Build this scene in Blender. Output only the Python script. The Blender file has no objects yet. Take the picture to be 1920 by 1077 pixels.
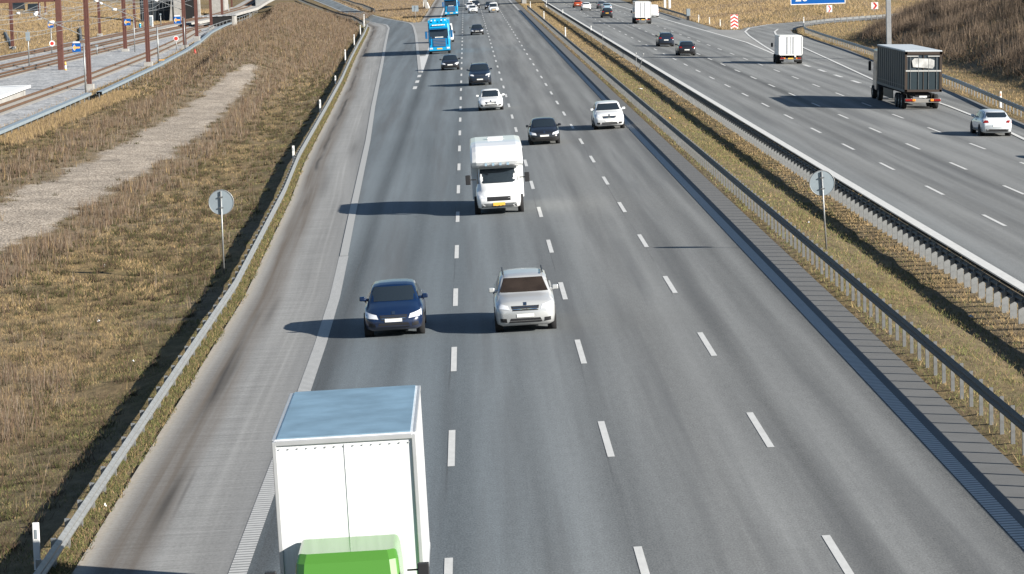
import bpy, bmesh, math, random
import numpy as np
from mathutils import Vector, Matrix, Euler
from mathutils.bvhtree import BVHTree
S = bpy.context.scene
rad = math.radians
# ---------------------------------------------------------------- camera, sky, sun, exposure
CAMH = 11.4133
cam = bpy.data.cameras.new('camera'); co = bpy.data.objects.new('camera', cam); S.collection.objects.link(co)
cam.sensor_width = 36.0; cam.lens = 5477.6917 / 1920 * 36.0; cam.clip_start = 1; cam.clip_end = 9000
_pit, _yaw, _rol = 0.1142, 0.0127, 0.0303
_fw = Vector((math.sin(_yaw)*math.cos(_pit), math.cos(_yaw)*math.cos(_pit), -math.sin(_pit)))
_rt = Vector((math.cos(_yaw), -math.sin(_yaw), 0)); _up = _rt.cross(_fw)
_r2 = math.cos(_rol)*_rt - math.sin(_rol)*_up; _u2 = math.sin(_rol)*_rt + math.cos(_rol)*_up
_m = Matrix((( _r2.x,_u2.x,-_fw.x,0),(_r2.y,_u2.y,-_fw.y,0),(_r2.z,_u2.z,-_fw.z,CAMH),(0,0,0,1)))
co.matrix_world = _m; S.camera = co
SUNV = Vector((5.02, -3.1, 2.56)).normalized()          # towards the sun
w = bpy.data.worlds.new('World'); S.world = w; w.use_nodes = True
nt = w.node_tree; bg = nt.nodes['Background']
sk = nt.nodes.new('ShaderNodeTexSky'); sk.sky_type = 'NISHITA'; sk.sun_disc = False
sk.sun_elevation = math.asin(SUNV.z); sk.sun_rotation = math.atan2(SUNV.x, SUNV.y)
sk.air_density = 1.0; sk.dust_density = 0.3; sk.ozone_density = 2.0
nt.links.new(sk.outputs[0], bg.inputs[0]); bg.inputs[1].default_value = 0.05
sl = bpy.data.lights.new('sun', 'SUN'); sl.energy = 5.0; sl.angle = rad(0.53); sl.color = (1.0, 0.945, 0.86)
so = bpy.data.objects.new('sun', sl); S.collection.objects.link(so); so.rotation_euler = (-SUNV).to_track_quat('-Z', 'Y').to_euler()
S.view_settings.view_transform = 'Standard'; S.view_settings.look = 'None'
S.view_settings.exposure = 1.12; S.view_settings.gamma = 1.0
S.cycles.max_bounces = 6; S.cycles.diffuse_bounces = 2; S.cycles.glossy_bounces = 3; S.cycles.transparent_max_bounces = 6
S.cycles.caustics_reflective = False; S.cycles.caustics_refractive = False
#TERRAIN
def smooth(a, b, x):
    t = np.clip((np.asarray(x, float)-a)/(b-a), 0, 1); return t*t*(3-2*t)
RAILY = [-50, 55, 101, 142, 168, 224, 276, 331, 389, 441, 492, 506]
RAILX = [-8.35, -8.35, -8.45, -9.25, -10.0, -11.0, -12.0, -13.3, -14.5, -15.5, -16.7, -18.0]
def railx(y): return np.interp(y, RAILY, RAILX)
CRY = [-100, 277, 338, 416, 513, 611, 760, 1000]; CRX = [-24, -24.6, -26.8, -29.8, -33, -38.5, -52, -75]
HFX = [[-80, 37], [100, 39], [160, 40], [200, 42], [231, 44], [269, 45.6], [320, 46], [352, 46.8], [380, 51.5], [408, 61], [425, 75], [438, 105], [445, 160], [447, 500]]
def plane(x): return np.where(x < 13.8, .0275*x, .1051-.0275*(x-20.9435))
def hillh(x, y):
    # brush hill right of the exit: foot given as x for each y
    H = np.array(HFX); fx = np.interp(y, H[:, 0], H[:, 1], right=900)
    return np.clip(np.minimum((x-fx)*.42, np.clip(447-y, 0, 999)*.42), 0, 10.0)
def G(x, y):
    x = np.asarray(x, float); y = np.asarray(y, float)
    xl = railx(y)-.4
    z = plane(np.clip(x, -18, 45))
    # verge and field left of the guardrail
    fl = np.clip((xl-x), 0, None)
    z = np.where(x < xl, plane(np.maximum(xl, -18))*(1-smooth(0, 18, fl)) + np.interp(fl, [0, 2.5, 6, 22, 400], [0, -.28, -.3, -.02, 0.0]), z)
    cr = np.interp(y, CRY, CRX)
    m = smooth(235, 330, y)*smooth(-3.2, 0, x-cr)*(1-smooth(2, 11, x-cr))
    m = m*(1-smooth(600, 700, y))
    z = z + 2.0*m
    # median ditch
    z = z - .16*np.exp(-((x-14.0)/1.3)**2)
    z = z + hillh(x, y)
    # slope beyond the exit nose
    e = np.clip(y-448, 0, None)*.5
    sx = np.clip(x-39-np.clip(450-y,0,100)*.6, 0, 200)
    rampy = np.interp(x, [38, 41, 48, 56, 66, 75, 100], [405, 425, 445, 462, 482, 502, 530])
    z = z + np.where((y > rampy+8) & (x > 39), np.minimum(np.minimum(sx, (y-rampy-8)*.9)*.13, 9), 0)
    # far side of the railway
    z = z + np.clip(-63-x-np.clip(y-480,0,400)*.02, 0, 120)*.13
    return z
#ENDTERRAIN
rng = np.random.default_rng(7); random.seed(5)
def obj(name, me, parent=None):
    o = bpy.data.objects.new(name, me); S.collection.objects.link(o)
    if parent: o.parent = parent
    return o
def tag(o, label=None, cat=None, group=None, kind=None):
    if label: o['label'] = label
    if cat: o['category'] = cat
    if group: o['group'] = group
    if kind: o['kind'] = kind
    return o
def thing(name, label, cat, loc=(0,0,0), rz=0, group=None, ry=0):
    o = bpy.data.objects.new(name, None); S.collection.objects.link(o); o.empty_display_size = .3
    o.location = loc; o.rotation_euler = (0, ry, rz); return tag(o, label, cat, group)
def copy_tree(o, parent=None):
    c = o.copy(); S.collection.objects.link(c)
    if parent: c.parent = parent
    for ch in [k for k in KIDS if k.parent == o]: copy_tree(ch, c)
    return c
KIDS = []
class MB:
    def __init__(s): s.v = []; s.f = []; s.sm = []
    def add(s, vs, fs, smooth=False):
        n = len(s.v); s.v += [tuple(map(float, q)) for q in vs]; s.f += [tuple(i+n for i in f) for f in fs]; s.sm += [smooth]*len(fs); return s
    def box(s, c, d, rz=0, rx=0, ry=0, taper=1.0):
        R = Euler((rx, ry, rz)).to_matrix(); vs = []
        for k in (-1, 1):
            t = taper if k > 0 else 1
            for (i, j) in ((-1,-1),(1,-1),(1,1),(-1,1)):
                vs.append(R @ Vector((i*d[0]/2*t, j*d[1]/2*t, k*d[2]/2)) + Vector(c))
        return s.add(vs, [(3,2,1,0),(4,5,6,7),(0,1,5,4),(1,2,6,5),(2,3,7,6),(3,0,4,7)])
    def cyl(s, a, b, r, r2=None, n=8, cap=True):
        a = Vector(a); b = Vector(b); r2 = r if r2 is None else r2; d = (b-a).normalized()
        u = d.orthogonal().normalized(); v = d.cross(u); vs = []
        for p, q in ((a, r), (b, r2)):
            for i in range(n):
                t = 2*math.pi*i/n; vs.append(p+(u*math.cos(t)+v*math.sin(t))*q)
        fs = [(i, (i+1) % n, n+(i+1) % n, n+i) for i in range(n)]
        s.add(vs, fs, n > 6)
        if cap: m = len(s.v)-2*n; s.f += [tuple(m+i for i in range(n))[::-1], tuple(m+n+i for i in range(n))]; s.sm += [False, False]
        return s
    def lathe(s, c, axis, prof, n=16):
        # prof: (offset along axis, radius)
        a = Vector(axis).normalized(); u = a.orthogonal().normalized(); v = a.cross(u); vs = []
        for (h, r) in prof:
            for i in range(n):
                t = 2*math.pi*i/n; vs.append(Vector(c)+a*h+(u*math.cos(t)+v*math.sin(t))*r)
        fs = [(k*n+i, k*n+(i+1) % n, (k+1)*n+(i+1) % n, (k+1)*n+i) for k in range(len(prof)-1) for i in range(n)]
        return s.add(vs, fs, True)
    def poly(s, pts, thick=None, nrm=None):
        n = len(pts)
        if thick is None: return s.add(pts, [tuple(range(n))])
        N = Vector(nrm).normalized()*thick; vs = [Vector(p) for p in pts]; vs2 = [p-N for p in vs]
        return s.add(vs+vs2, [tuple(range(n)), tuple(range(2*n-1, n-1, -1))]+[(i, i+n, (i+1) % n+n, (i+1) % n) for i in range(n)])
    def build(s, name, mat, parent=None, bevel=0, seg=2, off=None):
        me = bpy.data.meshes.new(name); vs = s.v
        if off is not None: vs = [(a-off[0], b-off[1], c-off[2]) for a, b, c in vs]
        me.from_pydata(vs, [], s.f); me.polygons.foreach_set('use_smooth', s.sm); me.materials.append(mat); me.update()
        bm = bmesh.new(); bm.from_mesh(me); bmesh.ops.recalc_face_normals(bm, faces=bm.faces); bm.to_mesh(me); bm.free()
        o = obj(name, me, parent)
        if parent: KIDS.append(o)
        if bevel:
            b = o.modifiers.new('b', 'BEVEL'); b.width = bevel; b.segments = seg; b.limit_method = 'ANGLE'; b.angle_limit = rad(35)
        return o
def text_mesh(txt, size, name, mat, parent, loc, rot, ext=.01):
    cu = bpy.data.curves.new(name, 'FONT'); cu.body = txt; cu.size = size; cu.extrude = ext; cu.align_x = 'CENTER'
    t = bpy.data.objects.new('tmp', cu); S.collection.objects.link(t); dg = bpy.context.evaluated_depsgraph_get()
    me = bpy.data.meshes.new_from_object(t.evaluated_get(dg)); bpy.data.objects.remove(t)
    me.materials.clear(); me.materials.append(mat); me.name = name
    o = obj(name, me, parent); o.location = loc; o.rotation_euler = rot; KIDS.append(o); return o
# ---------------------------------------------------------------- materials
class NG:
    def __init__(s, name):
        s.m = bpy.data.materials.new(name); s.m.use_nodes = True; s.t = s.m.node_tree; s.b = s.t.nodes['Principled BSDF']
    def n(s, typ, **k):
        q = s.t.nodes.new(typ)
        for a, b in k.items(): setattr(q, a, b)
        return q
    def set(s, sock, v):
        if hasattr(v, 'node'): s.t.links.new(v, sock)
        elif isinstance(v, (tuple, list)) and len(v) == 3 and sock.type == 'RGBA': sock.default_value = (*v, 1)
        else: sock.default_value = v
    def math(s, op, a, b=0.0, c=None):
        q = s.n('ShaderNodeMath', operation=op); s.set(q.inputs[0], a); s.set(q.inputs[1], b)
        if c is not None: s.set(q.inputs[2], c)
        return q.outputs[0]
    def mix(s, f, a, b, blend='MIX'):
        q = s.n('ShaderNodeMix', data_type='RGBA', blend_type=blend); s.set(q.inputs[0], f); s.set(q.inputs[6], a); s.set(q.inputs[7], b); return q.outputs[2]
    def ramp(s, f, pts, interp='LINEAR'):
        q = s.n('ShaderNodeValToRGB'); s.set(q.inputs[0], f); e = q.color_ramp.elements; q.color_ramp.interpolation = interp
        while len(e) < len(pts): e.new(0.5)
        for i, (p, c) in enumerate(pts):
            e[i].position = p; e[i].color = (c, c, c, 1) if isinstance(c, (int, float)) else (*c, 1)
        return q.outputs[0]
    def pos(s): return s.n('ShaderNodeNewGeometry').outputs['Position']
    def uv(s): return s.n('ShaderNodeUVMap').outputs[0]
    def xyz(s, v): q = s.n('ShaderNodeSeparateXYZ'); s.set(q.inputs[0], v); return q.outputs
    def noise(s, vec, scale=1.0, sc=(1,1,1), detail=4, rough=.55):
        m = s.n('ShaderNodeMapping'); s.set(m.inputs[0], vec); m.inputs['Scale'].default_value = sc
        q = s.n('ShaderNodeTexNoise'); s.set(q.inputs['Vector'], m.outputs[0]); q.inputs['Scale'].default_value = scale
        q.inputs['Detail'].default_value = detail; q.inputs['Roughness'].default_value = rough; return q.outputs[0]
    def bump(s, h, st=.3, d=.02):
        q = s.n('ShaderNodeBump'); s.set(q.inputs['Height'], h); q.inputs['Strength'].default_value = st; q.inputs['Distance'].default_value = d
        s.t.links.new(q.outputs[0], s.b.inputs['Normal'])
    def out(s, col, rough=.85, metal=0.0, spec=.3):
        s.set(s.b.inputs['Base Color'], col); s.set(s.b.inputs['Roughness'], rough); s.set(s.b.inputs['Metallic'], metal)
        s.set(s.b.inputs['Specular IOR Level'], spec); return s.m
MC = {}
def plain(name, col, rough=.6, metal=0.0, spec=.4, var=.12, scale=3.0):
    if name in MC: return MC[name]
    g = NG(name); n = g.noise(g.n('ShaderNodeTexCoord').outputs['Object'], scale)
    f = g.ramp(n, [(.3, 1-var), (.7, 1+0*var)])
    MC[name] = g.out(g.mix(1.0, col, f, 'MULTIPLY'), rough, metal, spec); return MC[name]
def paint(name, col, rough=.28, metal=0.0, coat=.6):
    if name in MC: return MC[name]
    g = NG(name); p = g.n('ShaderNodeTexCoord').outputs['Object']; n = g.noise(p, 1.5); z = g.xyz(p)[2]
    dirt = g.math('MULTIPLY', g.ramp(z, [(.0, 1.0), (.45, .15), (1.0, 0.0)]), g.ramp(n, [(.3, .2), (.7, .7)]))
    g.b.inputs['Coat Weight'].default_value = coat; g.b.inputs['Coat Roughness'].default_value = .06
    MC[name] = g.out(g.mix(dirt, col, (.10, .09, .075)), g.math('ADD', rough, g.math('MULTIPLY', dirt, .4)), metal, .5); return MC[name]
def boxpaint(name, col, lo=.80):
    g = NG(name); p = g.n('ShaderNodeTexCoord').outputs['Object']; a = g.noise(p, 1.0, (7, 7, .35), 4, .7); b = g.noise(p, 1.0, (.9, .9, .9), 3)
    c = g.mix(1.0, col, g.ramp(a, [(.3, lo), (.6, 1.0)]), 'MULTIPLY'); c = g.mix(g.ramp(b, [(.5, 0.0), (.75, .22)]), c, (.35, .33, .30))
    g.b.inputs['Coat Weight'].default_value = .3; return g.out(c, .38, 0, .4)
def leafmat(name, rough=.9):
    g = NG(name); a = g.n('ShaderNodeVertexColor', layer_name='Col'); return g.out(a.outputs[0], rough, 0, .15)
M_glass = plain('dark_glass', (.035, .05, .065), .08, .5, .8, 0)
M_tyre = plain('tyre_rubber', (.018, .018, .018), .85)
M_black = plain('black_plastic', (.02, .02, .022), .5)
M_under = plain('underbody_black', (.012, .012, .013), .9)
M_rim = plain('alloy', (.42, .43, .44), .35, .8)
M_lamp = plain('headlamp_lens', (.8, .82, .85), .08, .3, .9, 0)
M_red = plain('tail_lamp', (.22, .012, .01), .2)
M_orange = plain('amber_lamp', (.75, .25, .03), .3)
M_plate = plain('white_plate', (.75, .75, .72), .5)
M_yplate = plain('yellow_plate', (.78, .45, .07), .5)
M_chrome = plain('chrome', (.7, .7, .7), .15, 1.0)
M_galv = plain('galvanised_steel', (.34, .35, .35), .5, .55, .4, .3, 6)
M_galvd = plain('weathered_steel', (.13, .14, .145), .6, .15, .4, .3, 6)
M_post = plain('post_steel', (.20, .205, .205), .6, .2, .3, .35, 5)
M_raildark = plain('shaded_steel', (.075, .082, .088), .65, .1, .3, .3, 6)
M_conc = plain('concrete', (.36, .35, .33), .9, 0, .2, .3, 1.5)
M_white = plain('white_paint', (.78, .78, .76), .5)
M_rust = plain('rust_red_steel', (.118, .052, .042), .85, 0, .3, .25, 4)
M_sblue = plain('sign_blue', (.0, .085, .33), .45, 0, .4, .03)
M_sback = plain('sign_back_grey', (.36, .42, .46), .4, .5, .4, .08)
M_sred = plain('sign_red', (.55, .04, .03), .5)
M_syel = plain('sign_orange', (.8, .42, .1), .5)
def asphalt():
    g = NG('asphalt'); uv = g.uv(); X, Y, _ = g.xyz(uv)
    big = g.noise(uv, 1.0, (.55, .012, 1), 3); mid = g.noise(uv, 1.0, (2.2, .03, 1), 4); fine = g.noise(uv, 1.0, (26, 9, 1), 2, .9); blot = g.noise(uv, .05, (1, 1, 1), 4)
    # wheel paths: four lanes 3.6 m wide
    ph = g.math('MULTIPLY', g.math('SUBTRACT', X, -4.265), 2*math.pi/3.6)
    lane = g.math('COSINE', ph); wh = g.math('COSINE', g.math('MULTIPLY', ph, 2.0))
    v = g.math('ADD', g.math('MULTIPLY', lane, -.03), g.math('MULTIPLY', wh, -.10))
    v = g.math('ADD', v, g.math('MULTIPLY', g.math('SUBTRACT', big, .5), .75))
    v = g.math('ADD', v, g.math('MULTIPLY', g.math('SUBTRACT', mid, .5), .5))
    v = g.math('ADD', v, g.math('MULTIPLY', g.math('SUBTRACT', blot, .5), .25))
    v = g.math('ADD', v, g.math('MULTIPLY', g.math('SUBTRACT', fine, .5), 1.5))
    v = g.math('ADD', v, g.math('MULTIPLY', g.math('SUBTRACT', g.noise(uv, 1.0, (5, 1.6, 1), 3, .7), .5), .35))
    for xc, am in ((7.2, -.34), (8.8, -.24), (9.75, -.34), (3.9, -.14), (5.3, -.10), (-4.3, -.28), (-2.2, -.12)):
        e_ = g.math('POWER', 2.718, g.math('MULTIPLY', g.math('POWER', g.math('DIVIDE', g.math('ADD', g.math('SUBTRACT', X, xc), g.math('MULTIPLY', g.math('SUBTRACT', big, .5), .8)), .38), 2.0), -1.0))
        v = g.math('ADD', v, g.math('MULTIPLY', e_, am))
    c = g.mix(g.ramp(g.math('MULTIPLY', g.math('ADD', X, 5), .06), [(.25, 0.0), (.6, 1.0)]), (.122, .142, .154), (.180, .184, .180))
    c = g.mix(1.0, c, g.math('ADD', 1.0, v), 'MULTIPLY')
    dkn = g.ramp(g.noise(uv, 1.0, (.75, .016, 1), 4, .6), [(.5, 0.0), (.66, .55)]); c = g.mix(dkn, c, (.085, .088, .09))
    # long sealed cracks
    cx = g.math('ADD', X, g.math('MULTIPLY', g.noise(uv, 1.0, (.0, .05, 1), 2), .3))
    cr = g.math('ABSOLUTE', g.math('SUBTRACT', g.math('FRACT', g.math('MULTIPLY', g.math('SUBTRACT', cx, 2.75+.25), 1/3.6)), .5))
    crm = g.math('MULTIPLY', g.math('LESS_THAN', g.math('SUBTRACT', .5, cr), .006), g.ramp(g.noise(uv, .06), [(.5, 0.0), (.6, .4)]))
    c = g.mix(crm, c, (.04, .04, .04)); g.bump(fine, .25, .01)
    return g.out(c, .8, 0, .35)
def shoulder():
    g = NG('shoulder_asphalt'); uv = g.uv(); X, Y, _ = g.xyz(uv)     # X: metres from the outer edge
    st = g.noise(uv, 1.0, (.35, 4.5, 1), 4, .65); lo = g.noise(uv, 1.0, (1.1, .03, 1), 3); fine = g.noise(uv, 1.0, (14, 8, 1), 3, .8); hi = g.noise(uv, 1.0, (5, .04, 1), 3)
    v = g.math('ADD', g.math('MULTIPLY', g.math('SUBTRACT', st, .5), .8), g.math('MULTIPLY', g.math('SUBTRACT', fine, .5), .9))
    v = g.math('ADD', v, g.math('MULTIPLY', g.math('SUBTRACT', lo, .5), .7))
    v = g.math('ADD', v, g.math('MULTIPLY', g.math('SUBTRACT', hi, .5), .35))
    c = g.mix(1.0, (.235, .235, .228), g.math('ADD', 1.0, v), 'MULTIPLY')
    c = g.mix(g.ramp(g.math('MULTIPLY', X, .25), [(.60, 0.0), (.92, .6)]), c, (.10, .104, .108))
    wob = g.math('MULTIPLY', g.math('SUBTRACT', g.noise(uv, 1.0, (.6, .05, 1), 3), .5), .6); wb2 = g.math('MULTIPLY', g.math('SUBTRACT', g.noise(uv, 1.0, (.0, .012, 1), 1), .5), .8)
    d = g.math('ADD', X, wob)
    br = g.math('MULTIPLY', g.ramp(g.math('MULTIPLY', d, .5), [(.12, .0), (.3, 1.0), (.55, .85), (.78, 0.0)]), g.ramp(hi, [(.25, .35), (.7, 1.0)]))
    c = g.mix(g.math('MULTIPLY', br, .9), c, (.095, .073, .053))
    for xc, sg in ((2.15, .06), (2.42, .05)):
        e_ = g.math('POWER', 2.718, g.math('MULTIPLY', g.math('POWER', g.math('DIVIDE', g.math('ADD', g.math('SUBTRACT', X, xc), wb2), sg), 2.0), -1.0)); c = g.mix(g.math('MULTIPLY', e_, g.ramp(hi, [(.3, .05), (.7, .35)])), c, (.34, .34, .33))
    for xc, sg, yc, sy, am in ((1.12, .13, 62.5, 3.6, .85), (1.42, .05, 63.5, 3.0, .5), (1.0, .10, 82, 5, .6), (1.25, .12, 96, 4, .45), (1.5, .25, 150, 9, .4), (2.6, .3, 178, 6, .4)):
        q = g.math('ADD', g.math('POWER', g.math('DIVIDE', g.math('SUBTRACT', g.math('ADD', X, g.math('MULTIPLY', wob, .3)), xc), sg), 2.0), g.math('POWER', g.math('DIVIDE', g.math('SUBTRACT', Y, yc), sy), 2.0))
        c = g.mix(g.math('MULTIPLY', g.math('POWER', 2.718, g.math('MULTIPLY', q, -1.0)), g.math('MULTIPLY', am, g.ramp(fine, [(.2, .6), (.7, 1.0)]))), c, (.028, .025, .022))
    dk = g.math('MULTIPLY', g.ramp(g.math('MULTIPLY', d, .5), [(.32, 0.0), (.4, 1.0), (.5, 0.0)]), g.ramp(g.noise(uv, 1.0, (.5, .035, 1), 2), [(.46, 0.0), (.58, 1.0)]))
    c = g.mix(g.math('MULTIPLY', dk, .85), c, (.03, .027, .025))
    c = g.mix(g.ramp(g.math('MULTIPLY', g.math('ADD', X, g.math('MULTIPLY', st, .2)), .5), [(.10, .9), (.17, .35), (.28, 0.0)]), c, g.mix(g.noise(uv, 1.0, (7, 5, 1), 4, .8), (.20, .17, .13), (.50, .46, .40)))
    g.bump(fine, .25, .01); return g.out(c, .88, 0, .3)
def rightshoulder():
    g = NG('shoulder_asphalt_worn'); uv = g.uv(); X, Y, _ = g.xyz(uv)
    st = g.noise(uv, 1.0, (.8, 1.2, 1), 4, .65); fine = g.noise(uv, 55.0, (1, 1, 1), 2, .8)
    v = g.math('ADD', g.math('MULTIPLY', g.math('SUBTRACT', st, .5), .35), g.math('MULTIPLY', g.math('SUBTRACT', fine, .5), .7))
    g.bump(fine, .25, .01); return g.out(g.mix(1.0, (.135, .136, .134), g.math('ADD', 1.0, v), 'MULTIPLY'), .88, 0, .3)
def marking(name, ribs, k=1.0):
    g = NG(name); uv = g.uv(); X, Y, _ = g.xyz(uv); n = g.noise(uv, 1.0, (6, 1.5, 1), 4, .7); f = g.noise(uv, 40.0)
    c = g.mix(g.ramp(n, [(.35, 0.0), (.75, .35)]), (.58*k, .58*k, .56*k), (.3, .3, .29)); c = g.mix(g.ramp(f, [(.6, 0.0), (.8, .4)]), c, (.25, .25, .25))
    if ribs:
        r = g.math('LESS_THAN', g.math('FRACT', g.math('DIVIDE', Y, .24)), .42); c = g.mix(g.math('MULTIPLY', r, .72), g.mix(.22, c, (.2, .2, .2)), (.1, .1, .1))
    return g.out(c, .6, 0, .3)
def ground():
    g = NG('grass_ground'); p = g.pos(); X, Y, Z = g.xyz(p)
    a = g.noise(p, .35, (1, .6, 1), 5, .6); b = g.noise(p, 3.0, (1, .5, 1), 5, .7); c3 = g.noise(p, .08, (1, .5, 1), 4)
    c = g.mix(g.ramp(a, [(.4, 0.0), (.7, .9)]), (.21, .152, .080), (.115, .10, .044))
    c = g.mix(g.ramp(c3, [(.42, 0.0), (.6, .8)]), c, (.19, .15, .10))
    c = g.mix(1.0, c, g.ramp(b, [(.25, .45), (.75, 1.3)]), 'MULTIPLY')
    g.bump(b, .6, .1); return g.out(c, .95, 0, .1)
def gravel(name, c1, c2, sc=9, soft=False):
    g = NG(name); p = g.pos(); v = g.n('ShaderNodeTexVoronoi'); g.set(v.inputs['Vector'], p); v.inputs['Scale'].default_value = sc
    n = g.noise(p, .5, (1, .6, 1), 5, .7); c = g.mix(g.xyz(v.outputs['Color'])[0], c1, c2)
    c = g.mix(1.0, c, g.ramp(n, [(.3, .6), (.65, 1.1)]), 'MULTIPLY'); g.bump(v.outputs[0], .7, .05)
    if soft:
        d = g.xyz(g.uv())[0]; nn = g.math('MULTIPLY', g.math('SUBTRACT', g.noise(p, 1.2, (1, .8, 1), 6, .75), .5), 2.6)
        b = g.noise(p, 3.0, (1, .5, 1), 5, .7); so_ = g.mix(1.0, (.20, .155, .10), g.ramp(b, [(.25, .5), (.75, 1.25)]), 'MULTIPLY')
        c = g.mix(g.ramp(g.math('ADD', g.math('ADD', d, nn), .5), [(.25, 0.0), (.75, 1.0)]), so_, c)
    return g.out(c, .95, 0, .15)
M_asph = asphalt(); M_shoulder = shoulder(); M_rshoulder = rightshoulder(); M_mark = marking('road_marking', False); M_ribs = marking('ribbed_marking', True); M_edge = marking('worn_edge_marking', False, .62)
M_ground = ground(); M_ballast = gravel('ballast', (.22, .235, .25), (.50, .50, .50), 4); M_track = gravel('gravel_track', (.21, .175, .14), (.46, .40, .33), 9, True)
M_vergegr = gravel('verge_gravel', (.16, .13, .10), (.38, .33, .27), 10)
M_leaf = leafmat('grass_blades'); M_twig = leafmat('dry_twigs')
# ---------------------------------------------------------------- sheets
def sheet(name, rows, mat, lift, zf=None, label=None, kind='structure', parent=None, uvf=None, cat=None):
    """rows: list of lists of (x,y) with equal length; z from zf or plane"""
    V = []; F = []; UV = []; nc = len(rows[0])
    for r in rows:
        for (x, y) in r:
            z = (zf(x, y) if zf else float(plane(np.array(x)))); V.append((x, y, z+lift)); UV.append((x, y))
    for i in range(len(rows)-1):
        for j in range(nc-1):
            a = i*nc+j; F.append((a, a+1, a+nc+1, a+nc))
    me = bpy.data.meshes.new(name); me.from_pydata(V, [], F); ul = me.uv_layers.new(name='UVMap')
    uvs = [uvf(i // nc, i % nc, *V[i][:2]) if uvf else UV[i] for i in range(len(V))]
    for l in me.loops: ul.data[l.index].uv = uvs[l.vertex_index]
    me.materials.append(mat); me.update(); o = obj(name, me, parent)
    if kind and not parent: o['kind'] = kind
    if label: o['label'] = label
    if cat: o['category'] = cat
    return o
# ---------------------------------------------------------------- terrain
def nz(x, y, s, k=0):
    # cheap smooth noise -1..1
    x = x*s+k*17.3; y = y*s+k*5.1
    return (np.sin(x*1.3+1.7*np.sin(y*.9+k))+np.sin(y*1.1+1.9*np.sin(x*.7+2*k))+np.sin((x+y)*.8+np.sin(x*1.9-y*1.3)))/3
def Gf(x, y): return float(G(x, y))
def terrain():
    xs = np.concatenate([[-2500, -900, -500, -300, -200, -150, -125], np.arange(-110, -46, 2.5), np.arange(-46, -30, 1.0), np.arange(-30, -7.2, .5), [-5, 0, 5, 10, 11.2], np.arange(11.6, 17.3, .3), [17.6, 22, 27, 31], np.arange(33.0, 64, .8), np.arange(64, 120, 3), [130, 150, 190, 250, 400, 900, 2500]])
    ys = np.concatenate([[-400, -100, -20, 20, 40], np.arange(48, 340, 2.5), np.arange(340, 560, 3), np.arange(560, 900, 12), [950, 1050, 1300, 1800, 2600, 4000]])
    XX, YY = np.meshgrid(xs, ys); Z = G(XX, YY)
    def paved(x, y):
        l = railx(y)+.25; return ((x > l) & (x < 11.3) & (y < 512)) | ((x > -7.9) & (x < 11.3)) | ((x > 17.3) & (x < np.interp(y, CAY, CAX)) & (y < 409)) | ((x > 17.3) & (x < 35.3))
    N = .04*np.sin(XX*1.7+YY*.9)*np.sin(XX*.63-YY*.41)
    rampL = (XX < -7) & (YY > 470); rampR = (XX > 35) & (YY > 380) & (YY < 520) & (hillh(XX, YY) < .01)
    Z = Z + np.where(paved(XX, YY) | rampL | rampR, 0, N) - np.where(paved(XX, YY), .06, .0) - np.where((rampL | rampR) & ~paved(XX, YY), .03, 0)
    V = np.stack([XX, YY, Z], -1).reshape(-1, 3); nx, ny = len(xs), len(ys)
    i = np.arange(nx-1)[None, :]+np.arange(ny-1)[:, None]*nx
    F = np.stack([i, i+1, i+nx+1, i+nx], -1).reshape(-1, 4)
    me = bpy.data.meshes.new('ground'); me.from_pydata(V.tolist(), [], F.tolist()); me.polygons.foreach_set('use_smooth', [True]*len(me.polygons))
    me.materials.append(M_ground); me.update(); o = obj('ground', me); o['kind'] = 'structure'
CAY = [-100, 183, 211, 257, 321, 372, 392, 409]; CAX = [34.0, 34.8, 36.6, 38.6, 42.0, 43.3, 43.6, 45.2]
terrain()
# ---------------------------------------------------------------- carriageways
YS = [-60, 20, 40]+list(np.arange(50, 330, 6))+list(np.arange(330, 515, 12))
ELY = [-60, 62, 72, 87, 99, 113, 132, 155, 184, 227, 265, 318.5, 386, 451.6, 478, 501, 511, 519.6]
ELX = [-4.67, -4.67, -4.66, -4.7, -4.8, -5.06, -5.45, -5.9, -6.46, -7.46, -8.25, -9.36, -10.84, -12.2, -12.72, -13.67, -14.6, -16.05]
def elx(y): return float(np.interp(y, ELY, ELX))
def lerpn(a, b, n): return [a+(b-a)*i/(n-1) for i in range(n)]
sheet('motorway_lanes', [[(x, y) for x in lerpn(elx(y), 10.05, 5)] for y in YS+[511]], M_asph, 0)
sheet('motorway_lanes', [[(x, y) for x in lerpn(-4.7, 10.05, 5)] for y in (511, 560, 640, 760, 1000, 2500)], M_asph, 0)
sheet('hard_shoulder', [[(-7.9, y), (-4.7, y)] for y in (511, 560, 640, 760, 1000, 2500)], M_shoulder, 0, uvf=lambda i, j, x, y: (x+7.9, y))
def shoulder_left():
    rows = []; uv = []
    for y in [-60, 20]+[50+i*.9 for i in range(200)]+list(range(231, 501, 6)):
        rows.append([(float(railx(y))+.42, y), (elx(y), y)])
    rows.sort(key=lambda r: r[0][1])
    ext = [((-17.3, 503), (-14.0, 506)), ((-20.5, 553), (-18.6, 549)), ((-24.2, 583), (-22.15, 590)), ((-31.5, 655), (-27.6, 647)), ((-38.9, 731), (-34.6, 722)), ((-45, 800), (-41.6, 802))]
    rows += [list(e) for e in ext]
    sheet('hard_shoulder', rows, M_shoulder, 0.001, uvf=lambda i, j, x, y: ((0 if j == 0 else abs(rows[i][1][0]-rows[i][0][0])), y))
shoulder_left()
sheet('hard_shoulder', [[(10.05, y), (11.28, y)] for y in YS+[640, 900, 2500]], M_rshoulder, 0)
RL = [(-14.0, 504), (-16.05, 519.6), (-22.15, 590), (-27.44, 645), (-34.6, 722), (-41.6, 802), (-60, 1010)]
RR = [(-9.7, 504), (-11.4, 521), (-18.3, 588), (-23.6, 645), (-30.4, 722), (-37.2, 801), (-55, 1010)]
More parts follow.
